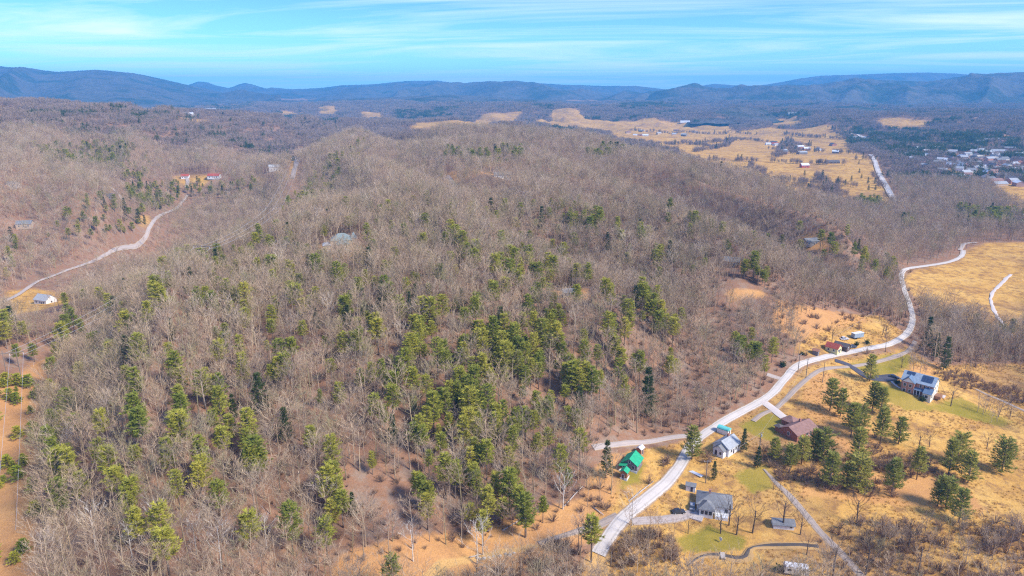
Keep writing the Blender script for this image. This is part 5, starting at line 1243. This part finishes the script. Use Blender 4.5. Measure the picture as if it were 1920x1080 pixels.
for a, b, l in ((0, 1, 'slack cable between the holly pole and the transformer pole'), (1, 3, 'cable from the transformer pole up to the road bend'), (3, 2, 'short cable between the two poles at the bend'), (2, 5, 'cable following the upper road bend')):
    wire(T[a], T[b], 1.2, l, .02)
# the high-voltage line along the flank of the hill
TW = []
def hframe(x, y, h, ang, label):
    o = thing('transmission_tower', label, 'transmission tower', (x, y, Z(x, y)), ang)
    for s in (-2.6, 2.6): a = MB(); a.tube([(s, 0, -1), (s, 0, h)], [.22, .15], 8); part('pole', a, M['pole_wood'], o)
    a = MB(); a.box(-5.6, 5.6, -.14, .14, h - 1.6, h - 1.3); c = part('crossarm', a, M['pole_wood'], o)
    ends = []
    for s in (-5.2, 0, 5.2):
        a = MB(); a.tube([(s, 0, h - 1.6), (s, 0, h - 2.7)], [.09, .09], 6); part('insulator', a, M['white_trim'], c)
        ends.append(Vector((x + s * math.cos(ang), y + s * math.sin(ang), Z(x, y) + h - 2.7)))
    TW.append(ends)
pts = [(-41.0, 5.0)] + [tuple(G(u, v)[:2]) for u, v in ((30, 722), (384, 512), (516, 428), (556, 318))]
names = ['transmission pole frame behind the cleared strip', 'wooden two-pole transmission frame at the top of the cleared strip', 'two-pole transmission frame among bare trees on the hill flank', 'two-pole transmission frame where the hill flank narrows', 'distant two-pole transmission frame in the bare strip']
for k, (x, y) in enumerate(pts):
    a, b = pts[max(k - 1, 0)], pts[min(k + 1, len(pts) - 1)]
    hframe(x, y, 17 if k else 14, math.atan2(b[1] - a[1], b[0] - a[0]) - math.pi / 2, names[k])
for k in range(len(pts) - 1):
    for j in range(3):
        wire(TW[k][j], TW[k + 1][j], 2.0 + 1.5 * (k > 0), 'high-voltage cable strung between the two-pole frames along the hill flank', .05, 'transmission_cable', 'high-voltage cables')
# fallen trunks and pale stones at the lower forest edge
for (a, b), lab in zip([((942, 996), (994, 966)), ((1058, 950), (1092, 914)), ((1112, 952), (1132, 968)), ((880, 1046), (902, 1042)), ((1180, 940), (1225, 905))],
        ['pale fallen trunk lying at the lower forest edge', 'grey fallen tree leaning across the slope below the cabin', 'short fallen trunk near the road embankment', 'bleached log beside the dirt track', 'long grey pole lying along the road embankment']):
    p = ground_at([a, b]); A, B = Vector(p[0]), Vector(p[1])
    m = MB(); mid = A.lerp(B, .5); mid.z = Z(mid.x, mid.y)
    m.tube([A + Vector((0, 0, .2)), mid + Vector((0, 0, .35)), B + Vector((0, 0, .5))], [.24, .2, .1], 7)
    d = (B - A).normalized(); sd_ = d.cross(Vector((0, 0, 1)))
    for t in (.55, .7, .85): m.tube([A.lerp(B, t) + Vector((0, 0, .3)), A.lerp(B, t) + d * 1.2 + sd_ * rng.choice((-1, 1)) * 1.2 + Vector((0, 0, 1.0))], [.07, .02], 4)
    tag(obj('fallen_log', m.mesh('fallen_log', M['log_pale'], True)), lab, 'log')
for k, p in enumerate(ground_at([(892 + 9 * i + rng.uniform(-3, 3), 1048 - 1.2 * i + rng.uniform(-2, 2)) for i in range(9)])):
    m = MB(); n_ = 7; r_ = rng.uniform(.35, .7)
    m.add([(0, 0, r_ * .8)] + [(r_ * rng.uniform(.7, 1.1) * math.cos(i * 6.28 / n_), r_ * rng.uniform(.7, 1.1) * math.sin(i * 6.28 / n_), r_ * .45) for i in range(n_)] + [(r_ * 1.05 * math.cos(i * 6.28 / n_), r_ * 1.05 * math.sin(i * 6.28 / n_), -.2) for i in range(n_)],
          [(0, 1 + i, 1 + (i + 1) % n_) for i in range(n_)] + [(1 + i, 1 + n_ + i, 1 + n_ + (i + 1) % n_, 1 + (i + 1) % n_) for i in range(n_)])
    tag(obj('boulder', m.mesh('boulder', M['stone']), None, p), 'pale stone lying along the dirt track', 'boulder', 'pale stones along the dirt track')
# garden shrubs of the brick house and others
for k, (u, v, s, lab) in enumerate([(1682, 720, .9, 'upright dark shrub at the front corner of the brick house'), (1700, 733, .6, 'dark shrub below the front windows of the brick house'), (1730, 752, 1.0, 'dark shrub at the cream wing of the brick house'), (1742, 750, .8, 'rounded dark shrub by the patio of the brick house'),
        (1606, 648, .9, 'rounded dark evergreen shrub beside the dark parked car'), (1626, 645, 1.0, 'rounded dark evergreen shrub nearer the road bend'), (1344, 845, .9, 'green shrub against the white cottage'), (1504, 666, .8, 'small dark shrub below the tiny rusty-roofed shed'), (1468, 688, 1.1, 'small evergreen at the forest edge by the road bend'), (1020, 958, 1.2, 'round evergreen shrub at the lower forest edge'), (1462, 1072, 1.0, 'green shrub beside the white camper')]):
    o = obj('evergreen_shrub', SH_green[k % 3], None, G(u, v), rng.uniform(0, 6.28)); o.scale = (s, s, s * 1.1); tag(o, lab, 'shrub')

# ------------------------------------------------------------------ haze
def f_haze():
    m = bpy.data.materials.new('haze'); m.use_nodes = True
    nt = m.node_tree; nt.nodes.clear()
    out = nt.nodes.new('ShaderNodeOutputMaterial'); v = nt.nodes.new('ShaderNodeVolumePrincipled')
    v.inputs['Color'].default_value = (.15, .56, 1.0, 1)
    v.inputs['Density'].default_value = 1.35e-4
    v.inputs['Anisotropy'].default_value = 0.0
    nt.links.new(v.outputs[0], out.inputs['Volume'])
    return m
ztop = max((o_.matrix_basis @ Vector(c_))[2] for o_ in bpy.data.objects if o_.type == 'MESH' and 'kind' in o_.keys() and o_['kind'] == 'structure' for c_ in o_.bound_box) + 8
hz = MB(); hz.box(-11800, 11800, -11800, 11800, float(GZ.min()) - 5, ztop)
o = obj('haze', hz.mesh('haze', f_haze())); o['kind'] = 'stuff'; o['label'] = 'thin blue haze filling the air of the valley'
